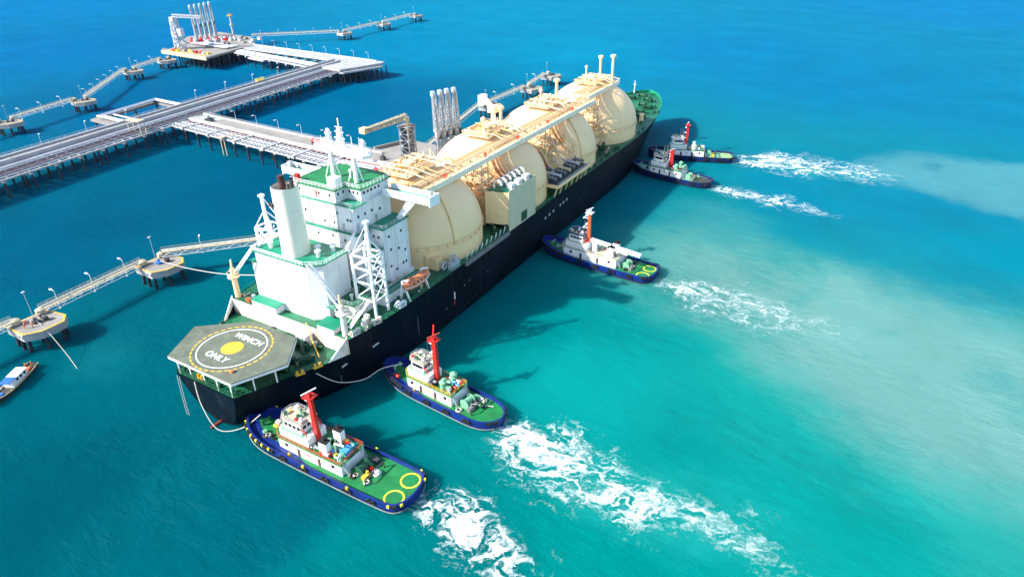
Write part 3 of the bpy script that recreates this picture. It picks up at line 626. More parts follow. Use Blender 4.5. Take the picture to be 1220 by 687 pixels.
MB().cyl((-5.2,51.2,51),(-5.2,51.2,51.6),.35,n=8).ball((-5.2,51.2,52.2),.85).build('satellite_dome', 'cwhite', ship, True)

# ---- lattice crane towers beside the accommodation
for s in (1,-1):
    m = MB(); X0, X1, Y0, Y1 = s*13.6, s*19.2, 36.2, 40.8
    for i, (x, y) in enumerate([(X0,Y0),(X1,Y0),(X1,Y1),(X0,Y1)]): MB().bar((x,y,15.0 if abs(x) > 16 else 19),(x,y,31.2),.55).build('tower_leg', 'cwhite', ship)
    for z in (19.6, 24.2, 28.0, 31.2):
        m.bar((X0,Y0,z),(X1,Y0,z),.35).bar((X1,Y0,z),(X1,Y1,z),.35).bar((X1,Y1,z),(X0,Y1,z),.35).bar((X0,Y1,z),(X0,Y0,z),.35)
    for za, zb in ((19.6,24.2),(24.2,28),(28,31.2)):
        m.bar((X0,Y0,za),(X1,Y0,zb),.25).bar((X1,Y0,za),(X1,Y1,zb),.25).bar((X1,Y1,za),(X0,Y1,zb),.25).bar((X0,Y1,za),(X0,Y0,zb),.25)
    m.build('tower_bracing', 'cwhite', ship)
    m = MB(); ax = s*17.4
    m.bar((X0,Y0,31.2),(ax,38.5,35.5),.3).bar((X0,Y1,31.2),(ax,38.5,35.5),.3).bar((X1,Y0,31.2),(ax,38.5,35.5),.3).bar((X1,Y1,31.2),(ax,38.5,35.5),.3)
    m.cyl((ax,38.5,30),(ax,38.5,39.4),.55,.45,10).box(ax-.6,ax+.6,37.9,39.1,39.2,39.8)
    m.bar((X0,Y0,31.2),(ax,38.3,39),.2).bar((X0,Y1,31.2),(ax,38.7,39),.2)
    m.build('crane_head', 'cwhite', ship)
    MB().rail([(X0,Y0,19.7),(X1,Y0,19.7),(X1,Y1,19.7)],1.0,1.2,.06,2).build('railing', 'tgreen', ship)
# gangway trunk and stores along the side deck
MB().box(15.2,17.4,41.5,56.5,15.1,17.6).build('side_trunk', 'white', ship)
MB().box(15.2,17.6,41.3,56.7,17.6,17.75).build('trunk_top', 'tgreen', ship)
MB().rail([(17.5,41.4,17.75),(17.5,56.6,17.75)],1.1,1.3,.06,3).build('railing', 'lgrey', ship)
m = MB(); 
for i in range(22): m.box(16.0,17.2,29.2+i*.36,29.5+i*.36,15.3+i*.17,15.37+i*.17)
m.bar((15.9,29,16.2),(15.9,37.4,19.9),.08).bar((17.3,29,16.2),(17.3,37.4,19.9),.08).build('stairway', 'cwhite', ship)
for x, y in [(20.4,30.6),(19.6,31.9),(18.8,33.4)]: MB().cyl((x,y,15.1),(x,y,16.6),.5,.4,9).box(x-.7,x+.5,y-.4,y+.5,16.4,17.4).build('hose_reel', 'wrust', ship)
for x, y in [(19.4,28),(20.6,34.4),(21,43.6)]: put(winch(0,0,0,sc=.7), 'mooring_winch', 'wrust' if y < 40 else 'cwhite', ship, x, y, 15.1, 1.4)
MB().cyl((20.4,42.4,15.1),(20.4,43.8,16.3),.75,n=12).build('life_raft_canister', 'cwhite', ship, True)
MB().box(12,15,62.8,66.4,15.1,19.2).box(14.9,18,63.6,66.4,15.1,18.6).build('deck_locker', 'cream', ship)
# lifeboat davits
for y in (46.6, 54.6):
    MB().bar((18.6,y,15.1),(19.6,y,20.6),.5).bar((21.6,y,15.1),(19.6,y,20.6),.4).bar((19.6,y,20.6),(21.6,y,21.2),.45).build('boat_davit', 'cwhite', ship)
# ---- tanks
TY = [77.7, 120.1, 162.3, 206.5]; TR = 20.3; TZ = 20.5; TH = 17.4
tanks = []
tank_mats = ['cream','crust','crust','cream']
for i, ty in enumerate(TY):
    prof = [(TR+.05,15.0),(TR+.05,17.5),(TR,TZ-.25)]
    m = MB().lathe(prof+[(TR*math.cos(R(a)), TZ+TH*math.sin(R(a))) for a in range(0,90,3)]+[(.001,TZ+TH)], (0,ty,0), 72)
    o = m.build('tank_cover', tank_mats[i], ship, True); tanks.append(o)
    MB().ring((0,ty),TR-.05,TR+.45,TZ-.1,TZ+.15,72).build('flange_ring', 'cream', o)
    MB().rail([((TR+.4)*math.cos(a)*1.0,ty+(TR+.4)*math.sin(a),TZ+.1) for a in [R(-75+8*k) for k in range(20)]],1.0,3,.09,1).build('ring_railing', 'dcream', o)
    for az in ([-20] if i != 3 else [-60]):
        pts = [((TR*math.cos(R(e))+.06)*math.cos(R(az+0)), ty+(TR*math.cos(R(e))+.06)*math.sin(R(az)), TZ+TH*math.sin(R(e))+.05) for e in range(0,84,4)]
        if i in (0,2):
            MB().tube(pts,.2,6).build('ladder_strake', 'seam', o)
    # crown platform and clutter on top
    zt = TZ+TH
    MB().ring((0,ty),1.0,4.6,zt-.6,zt+.35,28).build('crown_coaming', 'cream', o)
    MB().lathe([(1.7,zt-.5),(1.7,zt+1.9),(1.2,zt+2.3),(.01,zt+2.4)],(0,ty,0),20).build('tank_dome', 'dcream', o, True)
    MB().rail([(5.2*math.cos(R(a)),ty+5.2*math.sin(R(a)),zt-.4) for a in range(0,360,30)],1.1,2,.1,2,True).build('crown_railing', 'dcream', o)
    for k in range(7):
        a = random.uniform(0,6.28); r_ = random.uniform(2,4.6); x, y = r_*math.cos(a), ty+r_*math.sin(a); h = random.uniform(.6,1.9)
        MB().cyl((x,y,zt-.6),(x,y,zt+h),random.uniform(.18,.4),n=8).box(x-.4,x+.4,y-.4,y+.4,zt+h-.1,zt+h+.25).build('relief_valve', random.choice(['dcream','cream','seam']), o)
    # crown deck: open steel platform with straight pipe runs
    MB().box(-5.2,5.4,ty-8.2,ty+8.2,zt+.0,zt+.22).build('crown_deck', 'dcream', o)
    for xx in (-5.1,5.3): MB().rail([(xx,ty-8.1,zt+.22),(xx,ty+8.1,zt+.22)],1.1,1.8,.1,2).build('crown_railing', 'cream', o)
    for yy in (-8.1,8.1): MB().rail([(-5.1,ty+yy,zt+.22),(5.3,ty+yy,zt+.22)],1.1,1.8,.1,2).build('crown_railing', 'cream', o)
    for k in range(9):
        x = -4.4+k*1.15; y0, y1 = ty-random.uniform(3,8), ty+random.uniform(3,8); z = zt+random.uniform(.6,1.5)
        MB().tube([(x,y0,zt),(x,y0,z),(x,y1,z),(x,y1,zt)],random.uniform(.16,.3),7).build('cargo_pipe', random.choice(['dcream','cream','cream','seam']), o)
    for k in range(5):
        y = ty-7+k*3.5; z = zt+random.uniform(.8,2.0)
        MB().tube([(-4.8,y,z),(random.uniform(2,9),y,z),(10,y,z-1.0)],random.uniform(.14,.28),7).build('cargo_pipe', random.choice(['dcream','cream','cream','seam']), o)
    for k in range(6):
        x, y = random.uniform(-4.5,4.5), ty+random.uniform(-7.5,7.5); hh = random.uniform(.7,1.8)
        MB().box(x-.6,x+.6,y-.6,y+.6,zt+.22,zt+hh).cyl((x,y,zt+hh),(x,y,zt+hh+.6),.25,n=8).build('valve_cabinet', random.choice(['dcream','cream','seam','cream']), o)
# vent masts
for x, y, z0, z1, r_ in [(1,116,35,42.5,.42),(-2.2,132.5,33,42.2,.6),(0,158.5,36,43,.36),(-3.6,179,32,42.6,.66),(-5,211,36,42,.3),(-4,224.5,30,44.2,.6),(8.2,209,34,48,.6)]:
    MB().cyl((x,y,z0),(x,y,z1),r_,r_*.9,12).lathe([(r_*1.0,z1-.4),(r_*2.0,z1-.1),(r_*2.0,z1+.7),(r_*1.2,z1+1.0)],(x,y,0),12).build('vent_mast', 'cream', ship, True)
# long pipe bridge across the tanks
PB = 12.2; PZ = 35.9
def seg_bridge(x, y0, y1, z, rightbeam=True):
    g = MB().box(x-.15,x+.2,y0,y1,z-1.2,z+.45).build('bridge_girder', 'bwhite', ship)
    MB().box(x-2.3,x-.2,y0,y1,z-.1,z+.05).build('bridge_walkway', 'cream', ship)
    MB().box(x-7.0,x-6.7,y0,y1,z+.2,z+.9).build('bridge_girder', 'cream', ship)
    MB().rail([(x,y0,z+.35),(x,y1,z+.35)],1.1,2.2,.08,2).build('bridge_railing', 'cream', ship)
    MB().rail([(x-2.3,y0,z+.05),(x-2.3,y1,z+.05)],1.1,2.2,.08,2).build('bridge_railing', 'dcream', ship)
    for k in range(5): MB().cyl((x-2.9-.75*k,y0,z+.75),(x-2.9-.75*k,y1,z+.75),.2+.07*(k%3),n=8).build('bridge_pipe', ['cream','dcream','cream','seam','cream'][k], ship, True)
    n = int((y1-y0)/5)
    for j in range(n+1):
        y = lerp(y0+.2,y1-.2,j/n); MB().box(x-7,x+.1,y-.14,y+.14,z-.4,z-.12).build('bridge_crossbeam', 'dcream', ship)
seg_bridge(PB, 60.5, 182.0, PZ); seg_bridge(PB-3.4, 182.6, 216, PZ+.7)
MB().box(-9,7.5,57.6,62.6,36.2,36.5).build('bridge_landing', 'dcream', ship)
for k in range(16):
    x = random.uniform(-9,11); y = random.uniform(59,71); z = 36.6-max(0,(abs(x)-4))*.12
    MB().cyl((x,y,z-1.5),(x,y,z+random.uniform(.5,2.2)),random.uniform(.15,.35),n=7).bar((x-random.uniform(.5,2.5),y,z+.6),(x+random.uniform(.5,2.5),y+random.uniform(-2,2),z+.6),.25).build('pipe_fitting', random.choice(['dcream','cream','seam']), ship)
for y in (78,99.5,120,141.5,162): MB().cyl((PB-.9,y+1,PZ+.3),(PB-.9,y+1,PZ+1.5),.42,n=8).box(PB-1.3,PB-.5,y+.5,y+1.5,PZ+.5,PZ+1.4).build('fire_monitor', 'red', ship)
# steelwork filling the valleys between the tanks
for i in range(3):
    yv = (TY[i]+TY[i+1])/2
    MB().box(-13,13,yv-2.2,yv+2.2,15.1,24.5).build('valley_deckhouse', 'crust', ship)
    for x in (-10,-4,4,8,12):
        for dy in (-1.8,1.8): MB().bar((x,yv+dy,24.4),(x,yv+dy,35.6),.35).build('trestle_leg', 'dcream', ship)
    m = MB()
    for z in (27,30,33): 
        for dy in (-1.8,1.8): m.bar((-10,yv+dy,z),(10,yv+dy,z),.2)
        for x in (-10,-4,4,10): m.bar((x,yv-1.8,z),(x,yv+1.8,z),.2)
    for x in (-10,-4,4): 
        for dy in (-1.8,1.8): m.bar((x,yv+dy,24.5),(x+6,yv+dy,30),.16).bar((x+6,yv+dy,30),(x,yv+dy,35),.16)
    m.build('trestle_bracing', 'dcream', ship)
    for k in range(14):
        x = random.uniform(-3,15); y = yv+random.uniform(-3.4,3.4); z = random.uniform(25,34)-max(0,x-9)*1.4; z = max(z,19)
        pts = [(x,y,z),(x+random.uniform(1,5),y,z),(x+random.uniform(3,6),y+random.uniform(-2,2),z-random.uniform(1,6))]
        MB().tube(pts,random.uniform(.15,.4),7).build('cross_pipe', random.choice(['dcream','cream','seam']), ship, True)
    for k in range(5):
        z = 21+k*2.6; x = 13.5-k*.9
        MB().box(9.5,x+2.4,yv-2.3,yv+2.3,z,z+.15).build('grating_platform', 'dcream', ship)
        MB().rail([(9.6,yv-2.2,z+.15),(x+2.3,yv-2.2,z+.15),(x+2.3,yv+2.2,z+.15)],1.0,1.4,.08,2).build('platform_railing', 'cream', ship)
    for k in range(9):
        x = random.uniform(13,19); y = yv+random.uniform(-3.2,3.2)*(1.6 if x > 15 else 1); h = random.uniform(1,3)
        MB().cyl((x,y,15.1),(x,y,15.1+h),random.uniform(.25,.6),n=8).box(x-.5,x+.5,y-.5,y+.5,15.1,15.8).build('deck_valve', random.choice(['dgreen','dgreen','dcream']), ship)
# cargo machinery room between the first tanks
mr_ = MB().prism([(14.6,94.4),(21.9,96.4),(21.9,113.2),(14.6,115.4)], 17.0, 27.6).build('machinery_room', 'cream', ship)
MB().box(21.95,22.15,96.2,113.4,14.9,28.2).build('screen_plate', 'sage', mr_)
MB().box(22.16,22.22,103.8,107.6,15.4,18.6).build('doorway', 'dgreen', mr_)
MB().prism([(14.8,94.9),(21.9,96.6),(21.9,113),(14.8,115)], 27.6, 27.75).build('room_top', 'green', mr_)
for k in range(6):
    y = 97.5+k*2.8; MB().tube([(16.2,y,27.6),(16.2,y,29.4),(16.7,y,30.2),(17.6,y,30.4),(18.5,y,30.1),(18.9,y,29.2)],.42,10).build('gooseneck_vent', 'white', mr_, True)
for k in range(3):
    y = 99+k*4.6; MB().box(19.6,21.4,y,y+2.6,27.75,29.3).build('fan_housing', 'white', mr_)
for x in (15.5,21.2): MB().cyl((x,95.9,15.1),(x,95.9,17.2),.5,n=8).build('room_support', 'dgrey', ship)
MB().rail([(14.9,95,27.75),(21.8,96.7,27.75)],1.1,1.4,.07,2).build('railing', 'tgreen', mr_)
# manifold platform on the side deck
mp = MB().box(16.2,23.4,127.6,154.2,19.3,19.6).build('manifold_platform', 'dgrey', ship)
MB().box(23.2,23.5,127.5,154.3,18.7,19.9).box(16.2,23.4,127.4,127.7,18.7,19.9).build('platform_beam', 'cream', mp)
for y in (128.2,132.5,137,141.5,146,150,153.6): MB().bar((22.9,y,19.2),(21.6,y,15.1),.35).build('platform_leg', 'cream', mp)
for k in range(7):
    y = 129.8+k*3.7; MB().tube([(13.5,y,21.6),(19.6,y,21.4),(21.4,y,21.2)],.5,9).torus((21.4,y,21.2),.55,.2,'x',12,6).cyl((18.2,y,19.6),(18.2,y,22.6),.3,n=8).build('manifold_pipe', ['grey','lgrey','grey','dcream','grey','lgrey','grey'][k], mp, True)
    MB().box(16.8,17.8,y+1.2,y+2.2,19.6,20.9).build('valve_box', 'dgrey', mp)
MB().rail([(23.3,127.7,19.6),(23.3,154,19.6)],1.1,1.6,.07,3).build('railing', 'lgrey', mp)
for k in range(8):
    MB().tube([(6,137+k*1.3,30-k*.5),(11.5,137+k*1.3,28-k*.6),(15,137.2+k*1.2,22.5),(17,137.2+k*1.2,21.6)],.38,8).build('cargo_crossover', random.choice(['cream','dcream','seam']), ship, True)
# hose crane standing on the far side of the manifold
put(MB().cyl((0,0,0),(0,0,17),1.1,.9,12).box(-1.6,1.6,-1.6,1.6,17,19.6), 'hose_crane_post', 'cream', ship, -16.5, 150.5, 18)
MB().bar((-16.5,150.5,36.0),(-27.5,160.5,37.6),1.3,1.5).bar((-16.5,150.5,37.6),(-26,159,38.6),.3).bar((-12,146,27),(-16.2,150.2,36),.8).build('hose_crane_jib', 'cream', ship)
MB().box(-28.6,-26.2,158.6,162,34.4,38.4).build('jib_head', 'white', ship)
# stowed accommodation ladder, davits
m = MB().box(22.2,22.9,71.0,95.4,14.4,15.5); lad = m.build('accommodation_ladder', 'grey', ship)
for k in range(9): MB().bar((21.4,73+k*2.6,15.1),(22.1,73+k*2.6,17.6),.22).build('ladder_stay', 'cwhite', ship)
MB().box(20.2,21.6,65.6,69.6,15.1,17.4).cyl((20.9,68,17.4),(20.9,68,19),.4,n=8).torus((20.9,67,18.3),.9,.2,'y').build('ladder_winch', 'lgrey', ship)
MB().torus((19.6,64.8,16.6),1.0,.25,'x').cyl((19.2,64.8,15.1),(19.2,64.8,18),.3,n=8).build('hose_reel', 'lgrey', ship)
for k in range(30):
    y = random.uniform(58,232); a = min(abs(y-t_) for t_ in TY)
    if a < 13: continue
    x = random.uniform(18.5,20.6)*(1 if y < 215 else .8); put(random.choice([bollard(),winch(0,0,0,sc=.6)]), 'bollard', random.choice(['dgreen','dgreen','tgreen','grey']), ship, x, y, 15.1, 1.57)
for y in (160,165,172,178,186,190,215,222): put(bollard(), 'bollard', 'dgreen', ship, hbd(y)-1.4, y, ztop(y)-.12, 1.57)
# loose gear along the side deck, stern and house tops
for k in range(46):
    zone = k % 4
    if zone == 0: x, y, z = random.uniform(-12,13), random.uniform(20.6,24), 11.4
    elif zone == 1: x, y, z = random.uniform(15.8,20.6), random.uniform(28,62), 15.1
    elif zone == 2: x, y, z = random.uniform(10.4,15), random.uniform(34,46), 19.05
    else: x, y, z = random.uniform(-18,-12), random.uniform(25.5,33), 15.1
    s_ = random.uniform(.3,.9); kk = random.random(); mt = random.choice(['wrust','dgreen','green','dgreen','lgrey','dcream','grey','wrust','ored'])
    if kk < .4: MB().box(x-s_,x+s_,y-s_*.6,y+s_*.6,z,z+s_*1.3).build('deck_locker', mt, ship)
    elif kk < .7: MB().cyl((x,y,z),(x,y,z+1.4*s_+.3),.3,n=8).lathe([(.5,z+1.4*s_+.3),(.5,z+1.4*s_+.6),(.1,z+1.4*s_+.8)],(x,y,0),9).build('ventilator', mt, ship, True)
    else: MB().tube([(x-1.4,y,z+.4),(x,y+.2,z+.4),(x+.2,y+1.6,z+.4)],.14,6).cyl((x,y,z),(x,y,z+.9),.18,n=6).build('deck_pipe', mt, ship)
# foredeck
put(MB().cyl((0,0,0),(0,0,6.2),.28,.2,8).bar((-.8,0,4.8),(.8,0,4.8),.15).box(-.5,.5,-.5,.5,0,.6), 'light_post', 'cream', ship, 17.6, 198.3, 15.1)
put(MB().cyl((0,0,0),(0,0,3.4),1.0,1.0,12).lathe([(1.2,3.4),(1.0,3.9),(.01,4.1)],(0,0,0),12), 'deck_store', 'cream', ship, 14.7, 233, 15.2)
put(MB().cyl((0,0,0),(0,0,6.6),.35,.15,8).bar((-1.0,0,4.4),(1.0,0,4.4),.14), 'foremast', 'white', ship, -6.5, 279, 16.9)
for x, y, rz in [(-6,258,0),(6,258,0),(-9,246,0),(9,246,.2),(0,250,0),(-4,268,.4),(5,268,-.4),(0,274,0),(12,238,.4),(-12,240,0),(10,254,.4),(-11,254,.2)]: put(winch(0,0,0,sc=1.25), 'windlass', 'dgreen', ship, x, y, ztop(y)-.12, rz)
for x, y, rz in [(12,259,1.0),(8.5,268,.8),(-9,268,2.3),(-13,258,2.1),(15,250,1.2),(3,281,.3),(-3,281,-.3)]: put(bollard(), 'bollard', 'dgreen', ship, x, y, ztop(y)-.1, rz)
MB().box(-8,8,233,236.5,15.2,17.6).build('breakwater', 'tgreen', ship)
for k in range(8): MB().cyl((-10+k*2.8,240+k%3,15.6),(-10+k*2.8,240+k%3,17.0),.45,n=8).build('ventilator', 'dgreen', ship)

# ------------------------------------------------------------------ lifeboat (hangs in its davits: a thing of its own)
lb = thing('lifeboat', 'orange enclosed lifeboat hanging in white davits on the gas carrier side', 'lifeboat', (20.9,50.6,17.6))
m = MB(); n = 17; k = 14; LL = 5.3
for i in range(n):
    t = -1+2*i/(n-1); r_ = (1-abs(t)**3)**.5 if abs(t) < 1 else 0.001
    for j in range(k):
        a = 2*math.pi*j/k; zz = math.sin(a)*1.45*(.55+.45*r_) if math.sin(a) > 0 else math.sin(a)*1.3*r_
        m.v.append((math.cos(a)*1.55*max(r_,.03), t*LL, 1.4+zz+.35*t*t))
m.f = [(i*k+j, i*k+(j+1)%k, (i+1)*k+(j+1)%k, (i+1)*k+j) for i in range(n-1) for j in range(k)]+[tuple(range(k-1,-1,-1)), tuple(range((n-1)*k,n*k))]
m.build('hull', 'orange', lb, True)
MB().box(-.6,.6,-3.4,-2.0,2.6,3.4).build('conning_cabin', 'orange', lb)
MB().tube([(1.56*math.cos(0)*((1-abs(t)**3)**.5 if abs(t)<1 else 0)+.03, t*LL, 1.4+.35*t*t) for t in [-.98+.1*i for i in range(20)]],.09,6).build('grab_rail', 'white', lb)
for y in (-2.5,-1,.5,2): MB().box(1.28,1.42,y-.25,y+.25,1.9,2.3).build('window', 'glass', lb)
for y in (-4,4): MB().cyl((0,y,2.4),(0,y,3.6),.08,n=6).build('hook', 'grey', lb)
# ------------------------------------------------------------------ tugs
TYRE = MB().torus((0,0,0),.42,.2,'y',12,6).mesh('fender_tyre', 'black', True)
STRAP = MB().box(-.26,.26,-.12,.2,-.26,.3).mesh('fender_strap', 'lyellow')
BLOCK = MB().box(-.5,.5,-.2,.3,-.38,.3).mesh('fender_block', 'black')
TWIN = MB().box(-.44,.44,-.04,.04,-.42,.42).mesh('window', 'glass')
TWINX = MB().box(-.04,.04,-.44,.44,-.42,.42).mesh('window', 'glass')
def tug(label, bow, stern, B, mast_x, mast_h, kind, deckz=1.7, hullmat='blue', strap=0):
    bow, stern = Vector((*bow,0)), Vector((*stern,0)); d = bow-stern; L = d.length; c = (bow+stern)/2
    T = thing('tugboat', label, 'tugboat', c, math.atan2(d.y,d.x), 'tugs pushing the gas carrier')
    h2 = L/2; sq = kind in ('a','c','e')
    def hb(x):
        t = x/h2
        b0 = .52 if kind == 'a' else .3
        if t > b0: return B/2*max(0,(1-((t-b0)/(1-b0))**2.1))**.52
        if t < -.55:
            u = (-t-.55)/.45; return B/2*((1-u**(9 if sq else 3))**(.5 if sq else .55) if u < 1 else 0)*(1-.05*u)
        return B/2
    def zd(x): t = x/h2; return deckz+max(0,t)**2*1.7
    xs = [h2*math.sin(math.pi/2*(-1+2*i/44)) for i in range(45)]
    # hull
    m = MB(); lev = [(-.9,.80),(0.,.93),(.55,.985),(1.,1.)]
    for s in (1,-1):
        for x in xs:
            for a, (f, g) in enumerate(lev):
                zt = zd(x)+.9
                z = -1.2 if f < 0 else f*zt; g2 = g if x < 0 else lerp(g, g*g*g, x/h2)
                xx = x*(1-.045*(1-min(1,max(0,f)))*(1 if x > 0 else .3)*abs(x)/h2)
                m.v.append((xx, s*max(.01,hb(x))*g2, z))
    n, k = len(xs), len(lev)
    for s in (0,1):
        for i in range(n-1):
            for j in range(k-1):
                q = (s*n*k+i*k+j, s*n*k+(i+1)*k+j, s*n*k+(i+1)*k+j+1, s*n*k+i*k+j+1); m.f.append(q if s else q[::-1])
    m.build('hull', hullmat, T, True)
    # bulwark inner face and cap
    m = MB()
    for s in (1,-1):
        for a, b in zip(xs[:-1], xs[1:]):
            ha, hb_ = hb(a), hb(b); ia, ib = max(0,ha-.34), max(0,hb_-.34)
            xa, xb = a*.985, b*.985
            m.add([(a,s*ha,zd(a)+.9),(b,s*hb_,zd(b)+.9),(xb,s*ib,zd(b)+.92),(xa,s*ia,zd(a)+.92),(xa,s*ia,zd(a)-.1),(xb,s*ib,zd(b)-.1)], [(0,1,2,3),(3,2,5,4)] if s < 0 else [(3,2,1,0),(4,5,2,3)])
    m.build('bulwark', hullmat, T, True)
    m = MB()
    for x in xs: m.v += [(x*.985,-max(.005,hb(x)-.3),zd(x)),(x*.985,max(.005,hb(x)-.3),zd(x))]
    m.f = [(2*i,2*i+2,2*i+3,2*i+1) for i in range(n-1)]
    m.build('deck', 'bgreen' if kind in ('a','b','c') else 'pgreen', T)
    wd_ = 2.5 if kind == 'a' else 1.9                                     # blue painted margin round the bow deck
    m = MB(); bx = [x for x in xs if x > -.05*L]
    for s in (1,-1):
        for a, b in zip(bx[:-1], bx[1:]):
            fa, fb = [min(1,(q/h2+.1)/.5)*wd_ for q in (a,b)]
            m.add([(a*.984,s*max(0,hb(a)-.33),zd(a)+.03),(b*.984,s*max(0,hb(b)-.33),zd(b)+.03),(b*(.984-.12*fb/h2*max(0,b/h2)**2),s*max(0,hb(b)-.33-fb),zd(b)+.03),(a*(.984-.12*fa/h2*max(0,a/h2)**2),s*max(0,hb(a)-.33-fa),zd(a)+.03)], [(0,1,2,3)] if s > 0 else [(3,2,1,0)])
    m.build('deck_margin', hullmat, T)
    # rubbing strake
    for s in (1,-1):
        MB().tube([(x,s*(hb(x)+.02),.55+max(0,x/h2)**2*.8) for x in xs[2:-2]],.13,6).build('rubbing_strake', 'grey' if kind in 'ab' else 'black', T, True)
    # fenders: bow cushions all round, tyres along the side, rubber along the stern
    per = [(x,s) for s in (1,-1) for x in np.arange(-h2*.97, h2*.99, 1.0)]
    for idx, (x, s) in enumerate(per):
        e = .05; y = hb(x); dy = (hb(min(h2,x+e))-hb(max(-h2,x-e))); dx = min(h2,x+e)-max(-h2,x-e); ang = math.atan2(s*dy, dx) if s > 0 else math.atan2(-dy, dx)
        if x > h2*.42 or x < -h2*.86:
            o = place(STRAP if (idx % 2 == 0 and (kind == 'a' or strap)) else BLOCK, 'fender_block', T, (x*1.004,s*(y+.12),zd(x)+.62)); o.rotation_euler.z = ang+(math.pi if s < 0 else 0)
        elif idx % 6 == 0:
            for q in (-.55,.55):
                o = place(TYRE, 'fender_tyre', T, (x+q,s*(y+.22),zd(x)+.15)); o.rotation_euler.z = ang
            if idx % 12 == 0 and kind == 'a': o = place(STRAP, 'fender_strap', T, (x,s*(y+.12),zd(x)+.85)); o.rotation_euler.z = ang
    # stern deck marks
    if kind in ('a','c','e'):
        for s in (1,-1): MB().ring((-h2+3.4,s*B*.235),B*.155,B*.155+.38,deckz+.01,deckz+.04,32).build('yellow_ring', 'lyellow', T)
    if kind == 'd': MB().prism([(-h2+1,-B*.4),(-h2+8,-B*.4),(-h2+8,B*.4),(-h2+1,B*.4)],deckz+.01,deckz+.06).build('deck_boards', 'wood', T)
    # deckhouse
    hx0, hx1 = (-.15*L,.27*L) if kind != 'c' else (-.2*L,.29*L)
    z0 = deckz; z1 = deckz+2.9; bw = B*.30
    poly = [(hx0,-bw),(hx1-1.6,-bw),(hx1,-bw*.55),(hx1,bw*.55),(hx1-1.6,bw),(hx0,bw)]
    dh = MB().prism(poly, z0-.1, z1).build('deckhouse', 'cwhite', T)
    MB().prism([(p[0]*1.0+(.25 if p[0]>0 else -.25),p[1]*1.06) for p in poly], z1, z1+.12).build('boat_deck', 'bgreen' if kind != 'c' else 'cat', dh)
    MB().rail([(p[0],p[1]*1.04,z1+.12) for p in poly],.95,1.4,.07,2,True).build('railing', {'a':'ored','b':'yellow'}.get(kind,'lgrey'), dh)
    for s in (1,-1):
        for fx in (.12,.32,.62,.8):
            x = lerp(hx0,hx1,fx)
            if fx in (.32,.62): MB().box(x-.4,x+.4,s*bw-.03 if s>0 else -bw-.05,s*bw+.05 if s>0 else -bw+.03,z0+.1,z0+2.1).build('door', 'soot', dh)
            else: place(TWIN, 'window', dh, (x,s*(bw+.02),z0+1.8))
    # second tier and wheelhouse
    w0, w1 = (.09,.235) if kind != 'c' else (.1,.25)
    w0, w1 = w0*L, w1*L; bw2 = B*.235
    t2 = MB().prism([(w0-1.6,-bw2),(w1,-bw2),(w1+.4,0),(w1,bw2),(w0-1.6,bw2)], z1+.1, z1+2.3).build('upper_house', 'cwhite', T)
    zz = z1+2.3; b3 = B*.2
    p3 = [(w0+.3,-b3),(w1-1.2,-b3),(w1-.2,-b3*.5),(w1-.2,b3*.5),(w1-1.2,b3),(w0+.3,b3)]
    MB().prism([(q[0]+(.4 if q[0]>w0+1 else -.6),q[1]*1.25) for q in p3], zz, zz+.12).build('bridge_deck', 'pgreen' if kind != 'c' else 'cat', t2)
    wh = MB().prism(p3, zz+.1, zz+2.5).build('wheelhouse', 'cwhite', T)
    for s in (1,-1):
        for q in range(4): place(TWIN, 'window', wh, (w0+1.0+q*(w1-w0-2.6)/3.4,s*(b3+.02),zz+1.55))
    for q in (-.55,.0,.55): place(TWINX, 'window', wh, (w1-.18,q*b3*.8,zz+1.55)); place(TWINX, 'window', wh, (w0+.28,q*b3,zz+1.55))
    MB().prism([(q[0]+(.3 if q[0]>w0+1 else -.3),q[1]*1.1) for q in p3], zz+2.5, zz+2.65).build('roof', 'cat' if kind in ('a','b','d') else ('cwhite' if kind == 'e' else 'dblue'), wh)
    MB().rail([(q[0],q[1]*1.05,zz+2.65) for q in p3],.8,1.0,.06,2,True).build('railing', 'lgrey', wh)
    for q in range(3):
        MB().cyl((w0+1+q*1.1,b3*(.4-q*.4),zz+2.65),(w0+1+q*1.1,b3*(.4-q*.4),zz+3.3+.3*q),.25,n=8).build('searchlight', random.choice(['pgreen','cwhite']), wh)
    MB().cyl((w0+.6,-b3*.8,zz+2.65),(w0+.6,-b3*.8,zz+6),.04,n=5).build('whip_aerial', 'lgrey', wh)
    for q in range(9):
        x, y = random.uniform(w0+.6,w1-1.0), random.uniform(-.8,.8)*b3; hh = random.uniform(.3,.9); r_ = random.uniform(.15,.38)
        MB().box(x-r_,x+r_,y-r_,y+r_,zz+2.65,zz+2.65+hh).build('roof_fitting', random.choice(['cwhite','lgrey','red','dgreen','dgrey','yellow','cwhite']), wh)
    MB().ball((w0+.9,b3*.55,zz+3.5),.42,10).cyl((w0+.9,b3*.55,zz+2.65),(w0+.9,b3*.55,zz+3.2),.12,n=6).build('radome', 'cwhite', wh, True)
    for q in range(3): MB().cyl((w0+.4+q*.7,b3*(.9-q*.85),zz+2.65),(w0+.4+q*.7,b3*(.9-q*.85),zz+5+q*.8),.03,n=4).build('whip_aerial', 'lgrey', wh)
    # mast
    mx = mast_x; mc = {'a':'red','b':'red','c':'ored','d':'red','e':'red'}[kind]
    hw_ = .62 if kind != 'd' else .85
    ms = MB().add([(mx+sx*hw_*f,sy*hw_*.8*f,z) for z, f in ((z1+.1,1.0),(mast_h-1.2,.72)) for sx, sy in ((-1,-1),(1,-1),(1,1),(-1,1))], [(3,2,1,0),(4,5,6,7),(0,1,5,4),(1,2,6,5),(2,3,7,6),(3,0,4,7)]).build('mast', mc, T)
